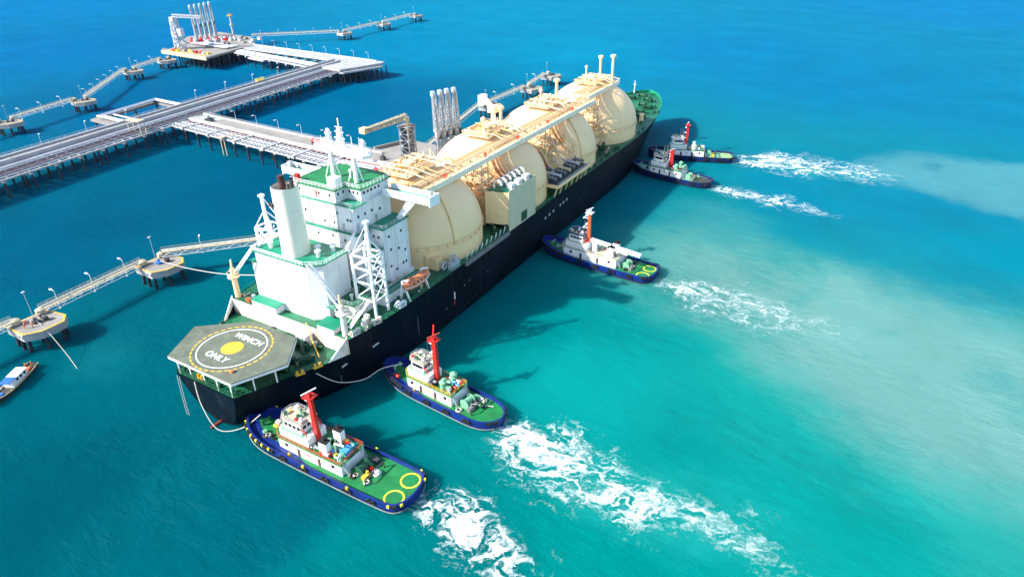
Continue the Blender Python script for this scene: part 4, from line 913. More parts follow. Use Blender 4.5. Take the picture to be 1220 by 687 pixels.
    MB().box(mx-1.1,mx+1.1,-1.2,1.2,mast_h-1.2,mast_h-.95).box(mx-.35,mx+.35,-.35,.35,mast_h-.95,mast_h).build('mast_head', mc if kind != 'c' else 'cwhite', ms)
    MB().bar((mx-.3,-1.7,mast_h+.1),(mx+.5,1.7,mast_h+.15),.22).build('radar_scanner', 'ored' if kind == 'b' else 'cwhite', ms)
    if kind == 'b': MB().bar((mx+.2,0,mast_h),(mx+1.5,-1.8,mast_h+1.6),.3).build('mast_arm', 'red', ms)
    for q in range(4):
        zq = lerp(z1+2.5, mast_h-2.2, q/3)
        MB().box(mx+.55,mx+1.25,-.5,.5,zq,zq+.18).build('lamp_bracket', 'cwhite' if kind != 'c' else ('cwhite' if q > 1 else 'ored'), ms)
    if kind == 'c':
        for q, zq in ((1.6,mast_h-3.2),(1.8,mast_h-6.6)): MB().bar((mx+.5,0,zq),(mx+2.2,0,zq),.3).bar((mx+1.6,-1.4,zq+.4),(mx+1.6,1.4,zq+.4),.25).build('radar_scanner', 'cwhite', ms)
    # funnels, machinery behind the mast
    for s in (1,-1):
        if kind in ('a','c'):
            fx = mx-4.2 if kind == 'a' else mx-9.2
            f_ = MB().box(fx-1.0,fx+1.0,s*bw*.62-.7,s*bw*.62+.7,z1+.1,z1+3.4).build('funnel', 'cwhite', T)
            MB().box(fx-1.05,fx+1.05,s*bw*.62-.75,s*bw*.62+.75,z1+3.4,z1+3.75).build('funnel_top', 'black', f_)
            MB().cyl((fx,s*bw*.62,z1+3.7),(fx-.3,s*bw*.62,z1+4.5),.35,n=8).build('exhaust', 'black', f_)
        else:
            fx = mx-3.6; MB().cyl((fx,s*bw*.66,z1+.1),(fx,s*bw*.66,z1+2.2),.8,.7,12).lathe([(.95,z1+2.2),(.95,z1+2.5),(.3,z1+3.0)],(fx,s*bw*.66,0),12).build('funnel', 'pgreen' if kind != 'e' else 'cwhite', T, True)
    cl = [('ventilator','pgreen'),('winch_motor','ltblue'),('life_raft_canister','pgreen'),('hose_box','red'),('ventilator','lgrey'),('deck_locker','cwhite')]
    for q in range(10 if kind in ('a','b') else 6):
        nm, mt = cl[q % len(cl)]; x = random.uniform(hx0+.6, mx-1.6); y = random.uniform(-bw*.8,bw*.8); h = random.uniform(.6,1.5)
        if q % 2: MB().cyl((x-.5,y,z1+.7),(x+.6,y,z1+.7),.5,n=10).box(x-.4,x+.4,y-.5,y+.5,z1+.1,z1+.5).build(nm, mt, T, True)
        else: MB().cyl((x,y,z1+.1),(x,y,z1+h),.4,n=9).lathe([(.62,z1+h),(.62,z1+h+.3),(.1,z1+h+.5)],(x,y,0),9).build(nm, mt, T, True)
    if kind == 'a': MB().box(hx0+.5,hx0+2.4,-1.0,.9,z1+.1,z1+1.5).build('rescue_boat_cover', 'ltblue', T); MB().cyl((hx0+3.2,1.2,z1),(hx0+3.2,1.2,z1+3),.18,n=8).bar((hx0+3.2,1.2,z1+3),(hx0+.6,1.2,z1+3.4),.25).build('deck_crane', 'cwhite', T)
    if kind == 'c':
        MB().bar((mx-1.5,bw*.3,z1+3.9),(-h2+5.5,bw*.2,z1+2.6),1.3,.9).bar((mx-9,bw*.8,z1+3.6),(-h2+9,bw*.9,z1+2.8),.3).build('crane_jib', 'cwhite', T)
        MB().cyl((mx-3,bw*.3,z1),(mx-3,bw*.3,z1+3.6),.9,.8,12).build('crane_pedestal', 'cwhite', T)
    # loose gear: monitors, canisters, hoses, reels
    for q in range(34 if kind in ('a','b') else 16):
        on_top = q % 2 == 0
        if on_top: x = random.uniform(hx0+.4, w0-2.0); y = random.choice((-1,1))*random.uniform(.3,1)*bw*.85; zz0 = z1+.12
        else: x = random.choice((random.uniform(hx0-6, hx0-1), random.uniform(hx1+1, h2*.72))); y = random.uniform(-.34,.34)*B; zz0 = zd(x)+.01
        c_ = random.choice(['lgrey','pgreen','red','dgrey','cwhite','ored','grey','dgreen','yellow']); r_ = random.uniform(.25,.6)
        k_ = random.choice('abc')
        if k_ == 'a': MB().cyl((x-.7,y,zz0+r_),(x+.7,y,zz0+r_),r_,n=10).build('canister', c_, T, True)
        elif k_ == 'b': MB().box(x-r_,x+r_,y-.4,y+.4,zz0,zz0+.3+r_).build('gear_box', c_, T)
        else: MB().torus((x,y,zz0+.12),r_+.2,.14,'z',14,6).torus((x,y,zz0+.34),r_+.1,.13,'z',14,6).build('rope_coil', random.choice(['rope','black','dgrey','rope']), T, True)
    for s in (1,-1):
        MB().cyl((w0-.9,s*bw2*.8,z1+2.3),(w0-.9,s*bw2*.8,z1+3.6),.14,n=6).cyl((w0-.9,s*bw2*.8,z1+3.6),(w0+.3,s*bw2*.9,z1+4.1),.16,.12,6).build('fire_monitor', 'red', T)
        m = MB()
        for q in range(8): m.bar((hx0-.1-q*.16,s*bw*.75-.4,z1-q*.36),(hx0-.1-q*.16,s*bw*.75+.4,z1-q*.36),.2,.06)
        m.bar((hx0,s*bw*.75-.4,z1+.8),(hx0-1.3,s*bw*.75-.4,z0+.9),.06).bar((hx0,s*bw*.75+.4,z1+.8),(hx0-1.3,s*bw*.75+.4,z0+.9),.06).build('stairway', 'lgrey', T)
        MB().torus((lerp(hx0,hx1,.47),s*(bw+.06),z0+1.6),.33,.09,'y',12,6).build('life_ring', 'ored', dh)
    # bow winch and gear
    bxp = h2*.55; zb = zd(bxp)
    put(MB().cyl((0,-1.3,1.1),(0,1.3,1.1),.9,n=14).cyl((0,-1.5,1.1),(0,-1.3,1.1),1.4,n=14).cyl((0,1.3,1.1),(0,1.5,1.1),1.4,n=14).box(-1.2,1.2,-1.7,1.7,0,.4), 'bow_winch', 'bgreen' if kind in 'ab' else 'tgreen', T, bxp, -.9, zb)
    put(MB().cyl((0,-.8,1),(0,.8,1),.95,n=14).box(-.8,.8,-1,1,0,.4), 'rope_drum', 'lgrey', T, bxp-2.4, 1.0, zd(bxp-2.4))
    if kind == 'a': put(MB().cyl((0,-.4,.9),(0,.4,.9),.9,n=12).box(-.7,.7,-.6,.6,0,.4), 'winch_brake', 'red', T, bxp-3.2, -1.0, zd(bxp-3))
    put(MB().cyl((0,-.9,0),(0,-.9,1.3),.25,n=8).cyl((0,.9,0),(0,.9,1.3),.25,n=8).cyl((0,-1.3,.9),(0,1.3,.9),.2,n=8), 'towing_bitt', 'pgreen' if kind != 'a' else 'dgreen', T, h2*.8, 0, zd(h2*.8))
    for s in (1,-1): put(MB().cyl((0,0,0),(0,0,.9),.25,n=8), 'bollard', 'yellow', T, h2*.3, s*(hb(h2*.3)-1.1), zd(h2*.3))
    # aft winch and towing gear
    ax = hx0-2.6
    put(MB().cyl((0,-1.2,1.0),(0,1.2,1.0),.85,n=14).cyl((0,-1.4,1),(0,-1.2,1),1.25,n=14).cyl((0,1.2,1),(0,1.4,1),1.25,n=14).box(-1,1,-1.6,1.6,0,.4), 'towing_winch', 'pgreen' if kind != 'a' else 'dgreen', T, ax, 0, deckz)
    put(MB().box(-.5,.5,-.9,.9,0,.9).cyl((0,-.5,.9),(0,-.5,1.5),.3,n=8), 'hydraulic_unit', 'yellow' if kind in 'ae' else 'grey', T, ax-1.8, 1.2, deckz)
    put(MB().box(-.9,.9,-.6,.6,0,.8), 'deck_locker', 'dgrey' if kind != 'b' else 'pgreen', T, ax-.4, -B*.3, deckz)
    put(MB().tube([(-.9,-B*.26,0),(-.9,-B*.26,1.6),(-.9,B*.26,1.6),(-.9,B*.26,0)],.16,8), 'towing_arch', 'dgrey' if kind != 'd' else 'pgreen', T, ax-2.2, 0, deckz)
    if kind == 'b': MB().tube([(ax-1.6,0,deckz+.9),(ax-5.5,-B*.28,deckz+.1)],.14,6).build('tow_line', 'rope', T)
    if kind in ('a','b'):
        put(MB().cyl((0,0,0),(0,0,2.2),.08,n=6).box(-.05,.05,-.5,.5,1.4,2.4), 'name_board', 'cwhite', T, hx0+.4, bw*.9, z1)
    return T
tug('largest tug with red mast, yellow-strapped bow fenders and two yellow stern rings', (7.9,4.4), (54.0,4.6), 11.3, 2.4, 17.6, 'a')
tug('tug with rounded bare green stern deck and tall red mast beside the carrier stern', (21.6,35.4), (57.6,32.0), 9.8, 1.2, 17.4, 'b', hullmat='blue')
tug('tug with orange lattice-like mast and long white crane jib over its aft deck', (22.6,118.4), (64.6,115.4), 11.4, 3.4, 18.4, 'c')
tug('tug with short red funnel mast and brown boarded stern, nearer of the bow pair', (20.8,210.0), (58.0,204.4), 11.0, .6, 12.6, 'd', hullmat='dblue')
tug('tug with tall red mast and white round funnels, farther of the bow pair', (19.6,231.5), (57.4,243.6), 11.0, 2.4, 16.6, 'e', hullmat='dblue')

# wakes
wake('broad churned white wake trailing from the round-sterned tug', [(58.5,31.6),(68,30),(80,25.5),(92,26),(104,29),(116,26),(130,20)], [4.2,7.5,7.0,6,6,5,4], 3, 1.12)
wake('white wake at the stern of the largest tug', [(54.2,4.6),(62,6),(72,3.5),(84,-1),(98,-6),(112,-10)], [3.2,5,4.6,4.2,4,4], 21, 1.05)
wake('thin pale wake behind the tug with the white crane jib', [(65.6,115.2),(76,114.5),(90,112.5),(106,113),(130,110)], [4,9,9.5,8,5], 37, .68)
wake('narrow white wake behind the nearer bow tug', [(58.6,204.2),(72,202),(88,203),(100,198),(116,197)], [3.2,6.2,6.5,4.8,3.0], 51, .95)
wake('dense white wake behind the farther bow tug', [(58,243.8),(72,250),(90,254),(108,253),(134,250)], [5,12,14,12,8], 64, 1.15)
# ropes
def rope(label, pts, r=.11):
    P = [Vector(p) for p in pts]; out = []
    for i in range(len(P)-1):
        p0, p1, p2, p3 = P[max(0,i-1)], P[i], P[i+1], P[min(len(P)-1,i+2)]
        for t in np.linspace(0,1,9)[:-1]: out.append(.5*((2*p1)+(-p0+p2)*t+(2*p0-5*p1+4*p2-p3)*t*t+(-p0+3*p1-3*p2+p3)*t**3))
    out.append(P[-1]); return tag(MB().tube(out,r,6).build('mooring_rope', 'rope', None, True), label, 'rope', 'ropes')
rope('pale tow rope hanging from the carrier transom to the largest tug', [(-3.2,-.1,11.4),(-.5,-1.6,7.0),(4.5,-2.4,2.6),(8.6,.6,2.4),(11.5,4.0,5.0)], .11)
rope('pale tow rope looping from the carrier quarter to the round-sterned tug', [(16.6,17,9.8),(19.6,20.5,6.0),(22.3,26,4.2),(23.6,31,4.6),(27,35,4.8)], .11)
for x, l in ((-9.7,'outer'),(-8.9,'inner')): rope(l+' thin line trailing from the transom corner into the water', [(x,.0,10.6),(x+.1,-.4,5),(x+.6,-.8,0)], .07)
# ------------------------------------------------------------------ jetty
PILE = {}
def pile(par, x, y, zt, dx=0, dy=0, r=.45):
    return MB().cyl((x+dx,y+dy,-3),(x,y,zt),r,n=8).build('pile', 'pile', par, True)
LAMPM = MB().cyl((0,0,0),(0,0,5.6),.08,.05,6).bar((0,0,5.6),(1.2,0,5.8),.08).box(.8,1.9,-.22,.22,5.72,5.92).box(-.25,.25,-.25,.25,0,.3).mesh('lamp_post', 'cwhite')
def lamp(label, x, y, z, rz, group):
    o = place(LAMPM, 'lamp_post', None, (x,y,z), rz); return tag(o, label, 'lamp', group)
# frames: main trestle
TO = Vector((-198.5,100,0)); Td = Vector((-.113,.9936,0)); Tn = Vector((-.9936,-.113,0))
def tp(s, n, z=0): p = TO+Td*s+Tn*n; return Vector((p.x,p.y,z))
def obox(m, s0, s1, n0, n1, z0, z1):
    P = [tp(s0,n0),tp(s1,n0),tp(s1,n1),tp(s0,n1)]; return m.prism([(p.x,p.y) for p in P][::-1], z0, z1)
trs = thing('jetty_trestle', 'long pile trestle with roadway and pipe rack running to both berths', 'jetty', TO, wc=True)
S0, S1 = -175, 206
obox(MB(), S0, S1, 19.2, 23.6, 8.6, 9.6).build('roadway', 'road', trs)
obox(MB(), S0, S1, 23.6, 25.1, 8.4, 10.4).build('parapet', 'wconc', trs); obox(MB(), S0, S1, 18.0, 19.2, 8.4, 10.2).build('parapet', 'wconc', trs)
obox(MB(), S0, S1, 15.4, 18.0, 8.0, 8.5).build('service_walkway', 'wconc', trs)
obox(MB(), S0, S1, -.3, .5, 7.6, 8.2).build('edge_beam', 'wconc', trs)
for k in range(12):
    n = 2.0+k*1.15; P0, P1 = tp(S0,n,8.25), tp(S1-4,n,8.25)
    MB().cyl(P0,P1,.2+.09*(k%3),n=8).build('pipeline', ['gpipe','pipe','dgrey','gpipe','gpipe','maroon','gpipe','dgrey','gpipe','pipe','gpipe','pipe'][k], trs, True)
s = S0
j = 0
while s < S1:
    obox(MB(), s, s+1.2, .3, 25.0, 6.4, 7.4).build('pile_cap', 'wconc', trs)
    for n in (1.2,8.5,16,23.5):
        p = tp(s+.6,n); pile(trs, p.x, p.y, 6.5, dx=(1.2 if n < 5 else 0), r=.5)
    if j % 3 == 0: p = tp(s-1.6,2); pile(trs, p.x, p.y, 6.5, r=.5)
    s += 11.5; j += 1
s = S0
while s < S1-2:
    obox(MB(), s, s+.55, .52, 15.3, 7.62, 8.35).build('cross_beam', 'wconc' if random.random() < .4 else 'grey', trs); s += 4.6
m = MB().rail([tp(S0,25,10.5),tp(S1,25,10.5)],.9,4,.08,2).build('railing', 'lgrey', trs)
s = -60; i = 0
while s < 200:
    p = tp(s,25); lamp(ORD[i]+' lamp post from the left along the outer parapet of the main trestle', p.x, p.y, 9.6, R(-10)+0, 'lamps along the main trestle'); s += 23; i += 1
# sign gantries over the pipe rack (yellow)
for s, lab in ((22,'buff pipe gantry standing over the main trestle by the loop platform'),(130,'small yellow platform on the outer edge of the main trestle')):
    g = thing('pipe_gantry', lab, 'gantry', tp(s,2 if s < 50 else 25,9.6), math.atan2(Td.y,Td.x))
    if s < 50:
        for x in (-1.5,1.5): MB().bar((x,0,-2),(x,0,4.5),.3).bar((x,8,-2),(x,8,4.5),.3).build('post', 'cat', g)
        MB().box(-2,2,-.5,8.5,4.5,4.9).build('platform', 'cat', g)
    else:
        MB().box(-3,3,-1.2,1.2,.6,1.0).build('platform', 'yellow', g); MB().rail([(-3,-1.2,1),(3,-1.2,1),(3,1.2,1),(-3,1.2,1)],1.1,1.5,.12,2,True).build('railing', 'lyellow', g)
        for x in (-2.5,2.5): MB().bar((x,0,-1),(x,0,.6),.4).build('post', 'yellow', g)
# expansion loop platform
lp = thing('pipe_loop_platform', 'white rectangular pipe expansion loop on a side platform of the trestle', 'platform', (-240,146,0), wc=True)
Lq = [(-252,126.4),(-226.5,125.5),(-231.5,166.5),(-259.5,167.4)]
MB().prism([(-254,124.6),(-225.5,123.4),(-226.2,128.2),(-254.6,129.4)],6.8,7.8).build('deck', 'conc', lp)
MB().prism([(-255,129),(-250.5,129),(-256,168.6),(-261,168.6)],6.8,7.8).build('deck', 'conc', lp)
MB().prism([(-261,164.4),(-230.5,163.4),(-231,168.0),(-261,169.2)],6.8,7.8).build('deck', 'conc', lp)
for k in range(4):
    f = k*1.1; pts = [(-227,126.6+f*.6,9.2),(-251.6+f,127.4+f*.6,9.2),(-258.4+f,166.4-f*.6,9.2),(-232,165.6-f*.6,9.2)]
    MB().tube(pts,.5,9).build('loop_pipe', 'pipe', lp, True)
MB().cyl((-228,133.5,9),(-247,134,9),.5,n=9).build('loop_pipe', 'pipe', lp, True)
for x, y in [(-252,126),(-240,126),(-230,126),(-255,140),(-257,152),(-258,166),(-246,166),(-234,166)]: pile(lp, x, y, 7, r=.5)
# branch to the berth
Bn0, Bn1 = Vector((-199,155.6)), Vector((-74,149.8)); Bs0, Bs1 = Vector((-203.5,137.0)), Vector((-72,128.0))
def bpnt(t, f, z): a = Bs0.lerp(Bs1,t); b = Bn0.lerp(Bn1,t); p = a.lerp(b,f); return Vector((p.x,p.y,z))
br = thing('branch_trestle', 'branch trestle with concrete road and pipe rack leading to the carrier berth', 'jetty', (-137,142,0), wc=True)
def bq(m, t0, t1, f0, f1, z0, z1): return m.prism([tuple(bpnt(t,f,0)[:2]) for t, f in ((t0,f0),(t1,f0),(t1,f1),(t0,f1))], z0, z1)
bq(MB(),-.02,1,.56,.98,8.7,9.6).build('roadway', 'conc', br); bq(MB(),-.02,1,.98,1.0,8.5,10.6).build('parapet', 'wconc', br); bq(MB(),.0,1,.53,.56,8.5,10.3).build('parapet', 'wconc', br)
bq(MB(),.0,.12,.56,.98,9.61,9.64).build('road_patch', 'wconc', br)
for k in range(6):
    f = .08+k*.085; MB().cyl(bpnt(-.01,f,8.4),bpnt(1,f,8.4),.24+.08*(k%2) if k < 5 else .16,n=8).build('pipeline', ['gpipe','pipe','gpipe','pipe','gpipe','maroon'][k], br, True)
for i in range(14):
    t = i/13*.98; bq(MB(),t,t+.012,.03,1.0,6.6,7.58).build('pile_cap', 'wconc', br)
    for f in (.04,.34,.66,.95): p = bpnt(t+.006,f,0); pile(br, p.x, p.y, 6.7, r=.45)
bq(MB(),.0,1,.0,.03,7.65,8.3).build('edge_beam', 'wconc', br)
for i in range(40): t = i/40; bq(MB(),t,t+.005,.032,.52,7.62,8.5).build('cross_beam', 'wconc', br)
for i in range(6): t = .07+i*.16; bq(MB(),t,t+.014,-.03,.54,7.63,8.9).build('pipe_anchor_frame', 'wconc', br)
MB().rail([bpnt(0,.99,10.6),bpnt(1,.99,10.6)],.8,4,.07,2).build('railing', 'lgrey', br)
for i in range(6): p = bpnt(.2+i*.13,.99,0); lamp(ORD[i]+' lamp post from the trestle junction along the branch road', p.x, p.y, 9.6, R(-100), 'lamps along the branch road')
g = thing('valve_platform', 'pale green-legged platform hanging on the near edge of the branch trestle', 'platform', bpnt(.33,-.02,0))
for x in (-1.2,1.2): MB().bar((x,0,0),(x,0,9.0),.35).build('post', 'cat', g)
MB().box(-1.8,1.8,-1.4,1.4,9,9.3).build('platform', 'cat', g); MB().bar((0,0,9.3),(9,6,11),.35).build('beam', 'cat', g)
# red truck on the branch road
tk = thing('truck', 'small red tanker truck parked on the branch road', 'truck', bpnt(.72,.72,9.6), R(-3))
MB().box(-3,.9,-1.1,1.1,.9,1.1).build('chassis', 'dgrey', tk); MB().box(1.0,2.8,-1.1,1.1,.8,2.8).build('cab', 'red', tk)
MB().cyl((-2.9,0,1.9),(.8,0,1.9),.95,n=14).build('tank', 'red', tk, True); MB().box(2.81,2.86,-.9,.9,1.8,2.6).build('windscreen', 'glass', tk)
for x in (-2.2,-1.0,1.9):
    for s in (1,-1): MB().cyl((x,s*.8,.5),(x,s*1.15,.5),.5,n=12).build('wheel', 'black', tk, True)
for i, (t, f, l) in enumerate([(.06,.8,'grey'),(.1,.66,'dgrey')]):
    p = bpnt(t,f,9.65); v = thing('utility_vehicle', ['pale grey pickup at the junction of branch road and trestle','dark grey pickup near the junction of branch road and trestle'][i], 'pickup', p, R(-20+30*i))
    MB().box(-2.4,2.4,-.9,.9,.4,1.0).box(-.6,1.2,-.85,.85,1.0,1.75).build('body', 'lgrey' if i == 0 else 'dgrey', v)
    for x in (-1.5,1.5):
        for s in (1,-1): MB().cyl((x,s*.7,.38),(x,s*.95,.38),.38,n=10).build('wheel', 'black', v, True)
    MB().box(-.5,1.1,-.88,.88,1.2,1.6).build('window', 'glass', v)
# berth platform beside the ship
bp1 = thing('berth_platform', 'concrete loading platform behind the gas carrier', 'platform', (-60,148,0), wc=True)
MB().prism([(-78,126),(-37,124),(-37,170),(-74,172),(-80,160)],8.4,9.7).build('deck', 'conc', bp1)
MB().prism([(-81,152),(-74,172.4),(-73.2,172),(-80.2,152)],9.7,11.2).build('parapet', 'conc', bp1)
for x in (-75,-66,-57,-48,-40):
    for y in (130,142,154,166): pile(bp1, x, y, 8.5)
for k in range(7):
    MB().cyl((-76,130+k*1.3,10.6),(-46,131+k*1.5,10.6),.4,n=8).build('platform_pipe', ['pipe','gpipe','pipe','maroon','pipe','gpipe','pipe'][k], bp1, True)
for k in range(8):
    x, y = random.uniform(-74,-50), random.uniform(128,144); MB().box(x-1,x+1,y-.8,y+.8,9.7,11.2).cyl((x,y,11.2),(x,y,12),.4,n=8).build('pump_skid', random.choice(['lgrey','dgrey','red','conc']), bp1)
# gangway tower with boom
gt = thing('gangway_tower', 'grey lattice gangway tower with buff boom behind the carrier tanks', 'tower', (-54,143.5,9.7))
MB().lattice((0,0,0),(0,0,16.5),4.6,4.4,6,.5,.32).build('lattice', 'lgrey', gt); MB().box(-1.9,-1.5,-1.9,1.9,0,16).box(1.2,1.8,-1.8,1.8,0,16.3).build('stair_enclosure', 'grey', gt)
MB().box(-2.8,2.8,-2.8,2.8,16.5,17).build('platform', 'conc', gt); MB().cyl((.5,0,17),(.5,0,20.5),.9,n=10).build('slew_column', 'cat', gt)
MB().lattice((.5,0,20.6),(-8.5,-14,17.4),2.0,1.4,8,.4,.28).build('boom', 'cat', gt); MB().box(-11,-8,-16.4,-13.4,16.2,18.4).build('boom_head', 'cat', gt)
# loading arms
def arm(label, x, y, z, rz, group, hh=29.0, lean=0.0, k=.95):
    a = thing('loading_arm', label, 'loading arm', (x,y,z), rz, group)
    MB().cyl((0,0,0),(0,0,hh*.47),.5*k,.45*k,10).build('riser', 'pipe', a, True)
    MB().lattice((.9,.2,0),(.9,.2,hh*.46),1.9,1.7,7,.26*k,.2*k).build('riser_frame', 'lgrey', a)
    MB().ball((0,0,hh*.47),1.15,12).box(-1.6,1.6,-.7,.7,hh*.44,hh*.5).build('swivel', 'lgrey', a, True)
    MB().tube([(0,.2,hh*.47),(-.9+lean,.3,hh*.74),(-1.6+lean,.4,hh*.965)],.28*k,9).build('inboard_arm', 'pipe', a, True)
    MB().lattice((.4,.2,hh*.47),(-1.2+lean,.4,hh*.95),2.3,1.3,7,.26*k,.2*k).build('inboard_truss', 'lgrey', a)
    MB().cyl((-1.6+lean,-.35,hh*.965),(-1.6+lean,.85,hh*.965),1.35*k,n=16).build('sheave', 'lgrey', a, True)
    MB().tube([(-1.4+lean,.8,hh*.95),(.6+lean,.9,hh*.72),(1.9+lean,.9,hh*.46)],.26*k,9).build('outboard_arm', 'pipe', a, True)
    MB().cyl((1.9+lean,.9,hh*.46),(2.4+lean,.9,hh*.38),.5,n=10).torus((2.4+lean,.9,hh*.38),.6,.2,'z').build('coupling', 'dgrey', a, True)
    MB().box(.4,2.2,-.9,.9,hh*.40,hh*.455).build('counterweight', 'lgrey', a)
    return a
for i in range(4): arm(ORD[i]+' loading arm from the gangway tower, folded upright behind the carrier', -44.6+i*.9, 151.0+i*3.4, 9.8, R(-30), 'loading arms at the carrier berth', 29.5, [-.4,-.1,.1,.6][i])
# ---- far berth: link bridge, platform
lk = thing('link_bridge', 'white pile bridge linking the trestle end to the far berth', 'jetty', (-285,307,0), wc=True)
def qp(m, poly, z0, z1): return m.prism(poly, z0, z1)
qp(MB(),[(-352,305.4),(-216,299.5),(-214.5,311.5),(-350,318.4)],8.7,9.7).build('roadway', 'wconc', lk)
qp(MB(),[(-350,318.4),(-214.5,311.5),(-214.5,312.1),(-350,319)],8.6,10.5).build('parapet', 'pipe', lk)
for k in range(4): MB().cyl((-350,302.8-k*1.7,8.6),(-247,288.6-k*1.8,8.6),.6,n=8).build('pipeline', 'pipe', lk, True)
qp(MB(),[(-352,294.6),(-246,278.4),(-246,280),(-352,296.4)],7.6,8.5).build('edge_beam', 'wconc', lk); qp(MB(),[(-352,302.8),(-246,290),(-246,291.4),(-352,304.6)],7.6,8.5).build('edge_beam', 'wconc', lk)
qp(MB(),[(-320,286.5),(-300,283.5),(-300,292),(-320,296)],6.6,7.6).build('loop_deck', 'wconc', lk)
for i in range(11):
    x = -348+i*10.4; y = 295+(x+348)*-.155
    qp(MB(),[(x-.6,y-1.5),(x+.6,y-1.5),(x+.6,318-(x+350)*.05),(x-.6,318-(x+350)*.05)],6.5,7.5).build('pile_cap', 'wconc', lk)
    for f in (0.,.33,.66,1.): pile(lk, x, lerp(y-.5,317-(x+350)*.05,f), 6.6)
for i in range(9): lamp(ORD[i]+' lamp post from the far berth along the link bridge', -338+i*14.5, 318.6-(12+i*14.5)*.05, 9.7, R(-95), 'lamps along the link bridge')
te = thing('trestle_head', 'pile-supported concrete head at the right-hand end of the trestle', 'platform', (-222,295,0), wc=True)
qp(MB(),[(-236,279),(-217,276.5),(-206.5,308.5),(-208,313),(-232,313)],8.5,9.9).build('deck', 'wconc', te)
qp(MB(),[(-217.5,276),(-214,276.5),(-204,306),(-207.5,307.4)],7.2,8.3).build('edge_beam', 'wconc', te)
for i in range(9):
    for j in range(3): pile(te, -215.5+i*1.35-j*8, 278+i*4.0, 8.4, dx=(1.6 if j == 0 else 0))
fb = thing('far_berth_platform', 'far loading platform with red valves and white pipework', 'platform', (-370,300,0), wc=True)
qp(MB(),[(-392,266),(-337,263),(-346,297),(-349,320),(-384,346),(-432,352),(-436,320),(-400,284)],8.4,9.9).build('deck', 'conc', fb)
qp(MB(),[(-393,265),(-336,262),(-337,263.4),(-392,266.4)],8.0,10.6).build('edge_beam', 'cat', fb)
for i in range(9):
    for j in range(3): pile(fb, -386+i*5.6+j*1.0, 267+j*9, 8.4)
for i in range(9): 
    for j in range(2): pile(fb, -342-i*1.0-j*9, 272+i*5.5, 8.4)
for i in range(12): 
    x, y = -408+i*2.6, 305+i*2.2; MB().box(x-1.6,x+1.6,y-1.2,y+1.2,9.9,12).cyl((x,y,12),(x,y,13.6),.6,n=8).build('valve_skid', ['red','lgrey','red','pipe'][i%4] if i < 9 else 'pipe', fb)
for i in range(8): MB().cyl((-398+i*1.2,296+i*1.2,11),(-352,293+i*1.6,11),.5,n=8).build('platform_pipe', 'pipe' if i%3 else 'gpipe', fb, True)
for i in range(10):
    x, y = -388+i*4.6, 269+random.uniform(0,6); MB().box(x-1.3,x+1.3,y-1,y+1,9.9,11.6).build('equipment_box', random.choice(['yellow','lgrey','cat','red','yellow','conc']), fb)
MB().rail([(-392,266.2,10.6),(-337,263.2,10.6)],1.1,3,.12,2).build('railing', 'yellow', fb)
for i in range(34): x, y = random.uniform(-412,-356), random.uniform(296,340); MB().box(x-1.6,x+1.6,y-1.4,y+1.4,9.9,10.6+random.random()*2).build('equipment_box', random.choice(['lgrey','pipe','conc','pipe']), fb)
for i in range(5): arm(ORD[i]+' loading arm from the left on the far berth platform', -412-i*1.6, 312.5+i*6.0, 9.9, R(-25), 'loading arms at the far berth', 26.5, 0, 1.5)
ct = thing('gangway_tower', 'white lattice gangway tower with level boom on the far berth', 'tower', (-386,278,9.9))
MB().lattice((0,0,0),(-1.5,0,22),6,3.6,7,.7,.45).build('lattice', 'pipe', ct); MB().box(-3.4,1,-2.0,2.0,20.5,23.8).build('machine_house', 'lgrey', ct)
MB().lattice((-1.2,0,24.6),(20,9.5,23.8),2.0,1.4,8,.5,.35).build('boom', 'pipe', ct); MB().box(2.0,6.4,-1.6,1.6,10,15.5).box(-6,-2.6,-1.4,1.4,9,13).build('machine_house', 'lgrey', ct)
fm = thing('monitor_tower', 'slim white fire monitor tower with yellow top on the far berth', 'tower', (-418,355,9.9))
MB().cyl((0,0,-4),(0,0,14),1.0,.8,10).build('post', 'pipe', fm, True); MB().lathe([(2.4,14),(2.4,14.5)],(0,0,0),12).build('platform', 'yellow', fm); MB().rail([(2.2,0,14.5),(0,2.2,14.5),(-2.2,0,14.5),(0,-2.2,14.5)],1.2,1.2,.15,2,True).build('railing', 'yellow', fm)
MB().lathe([(1.8,6),(1.8,7)],(0,0,0),10).build('collar', 'cat', fm)
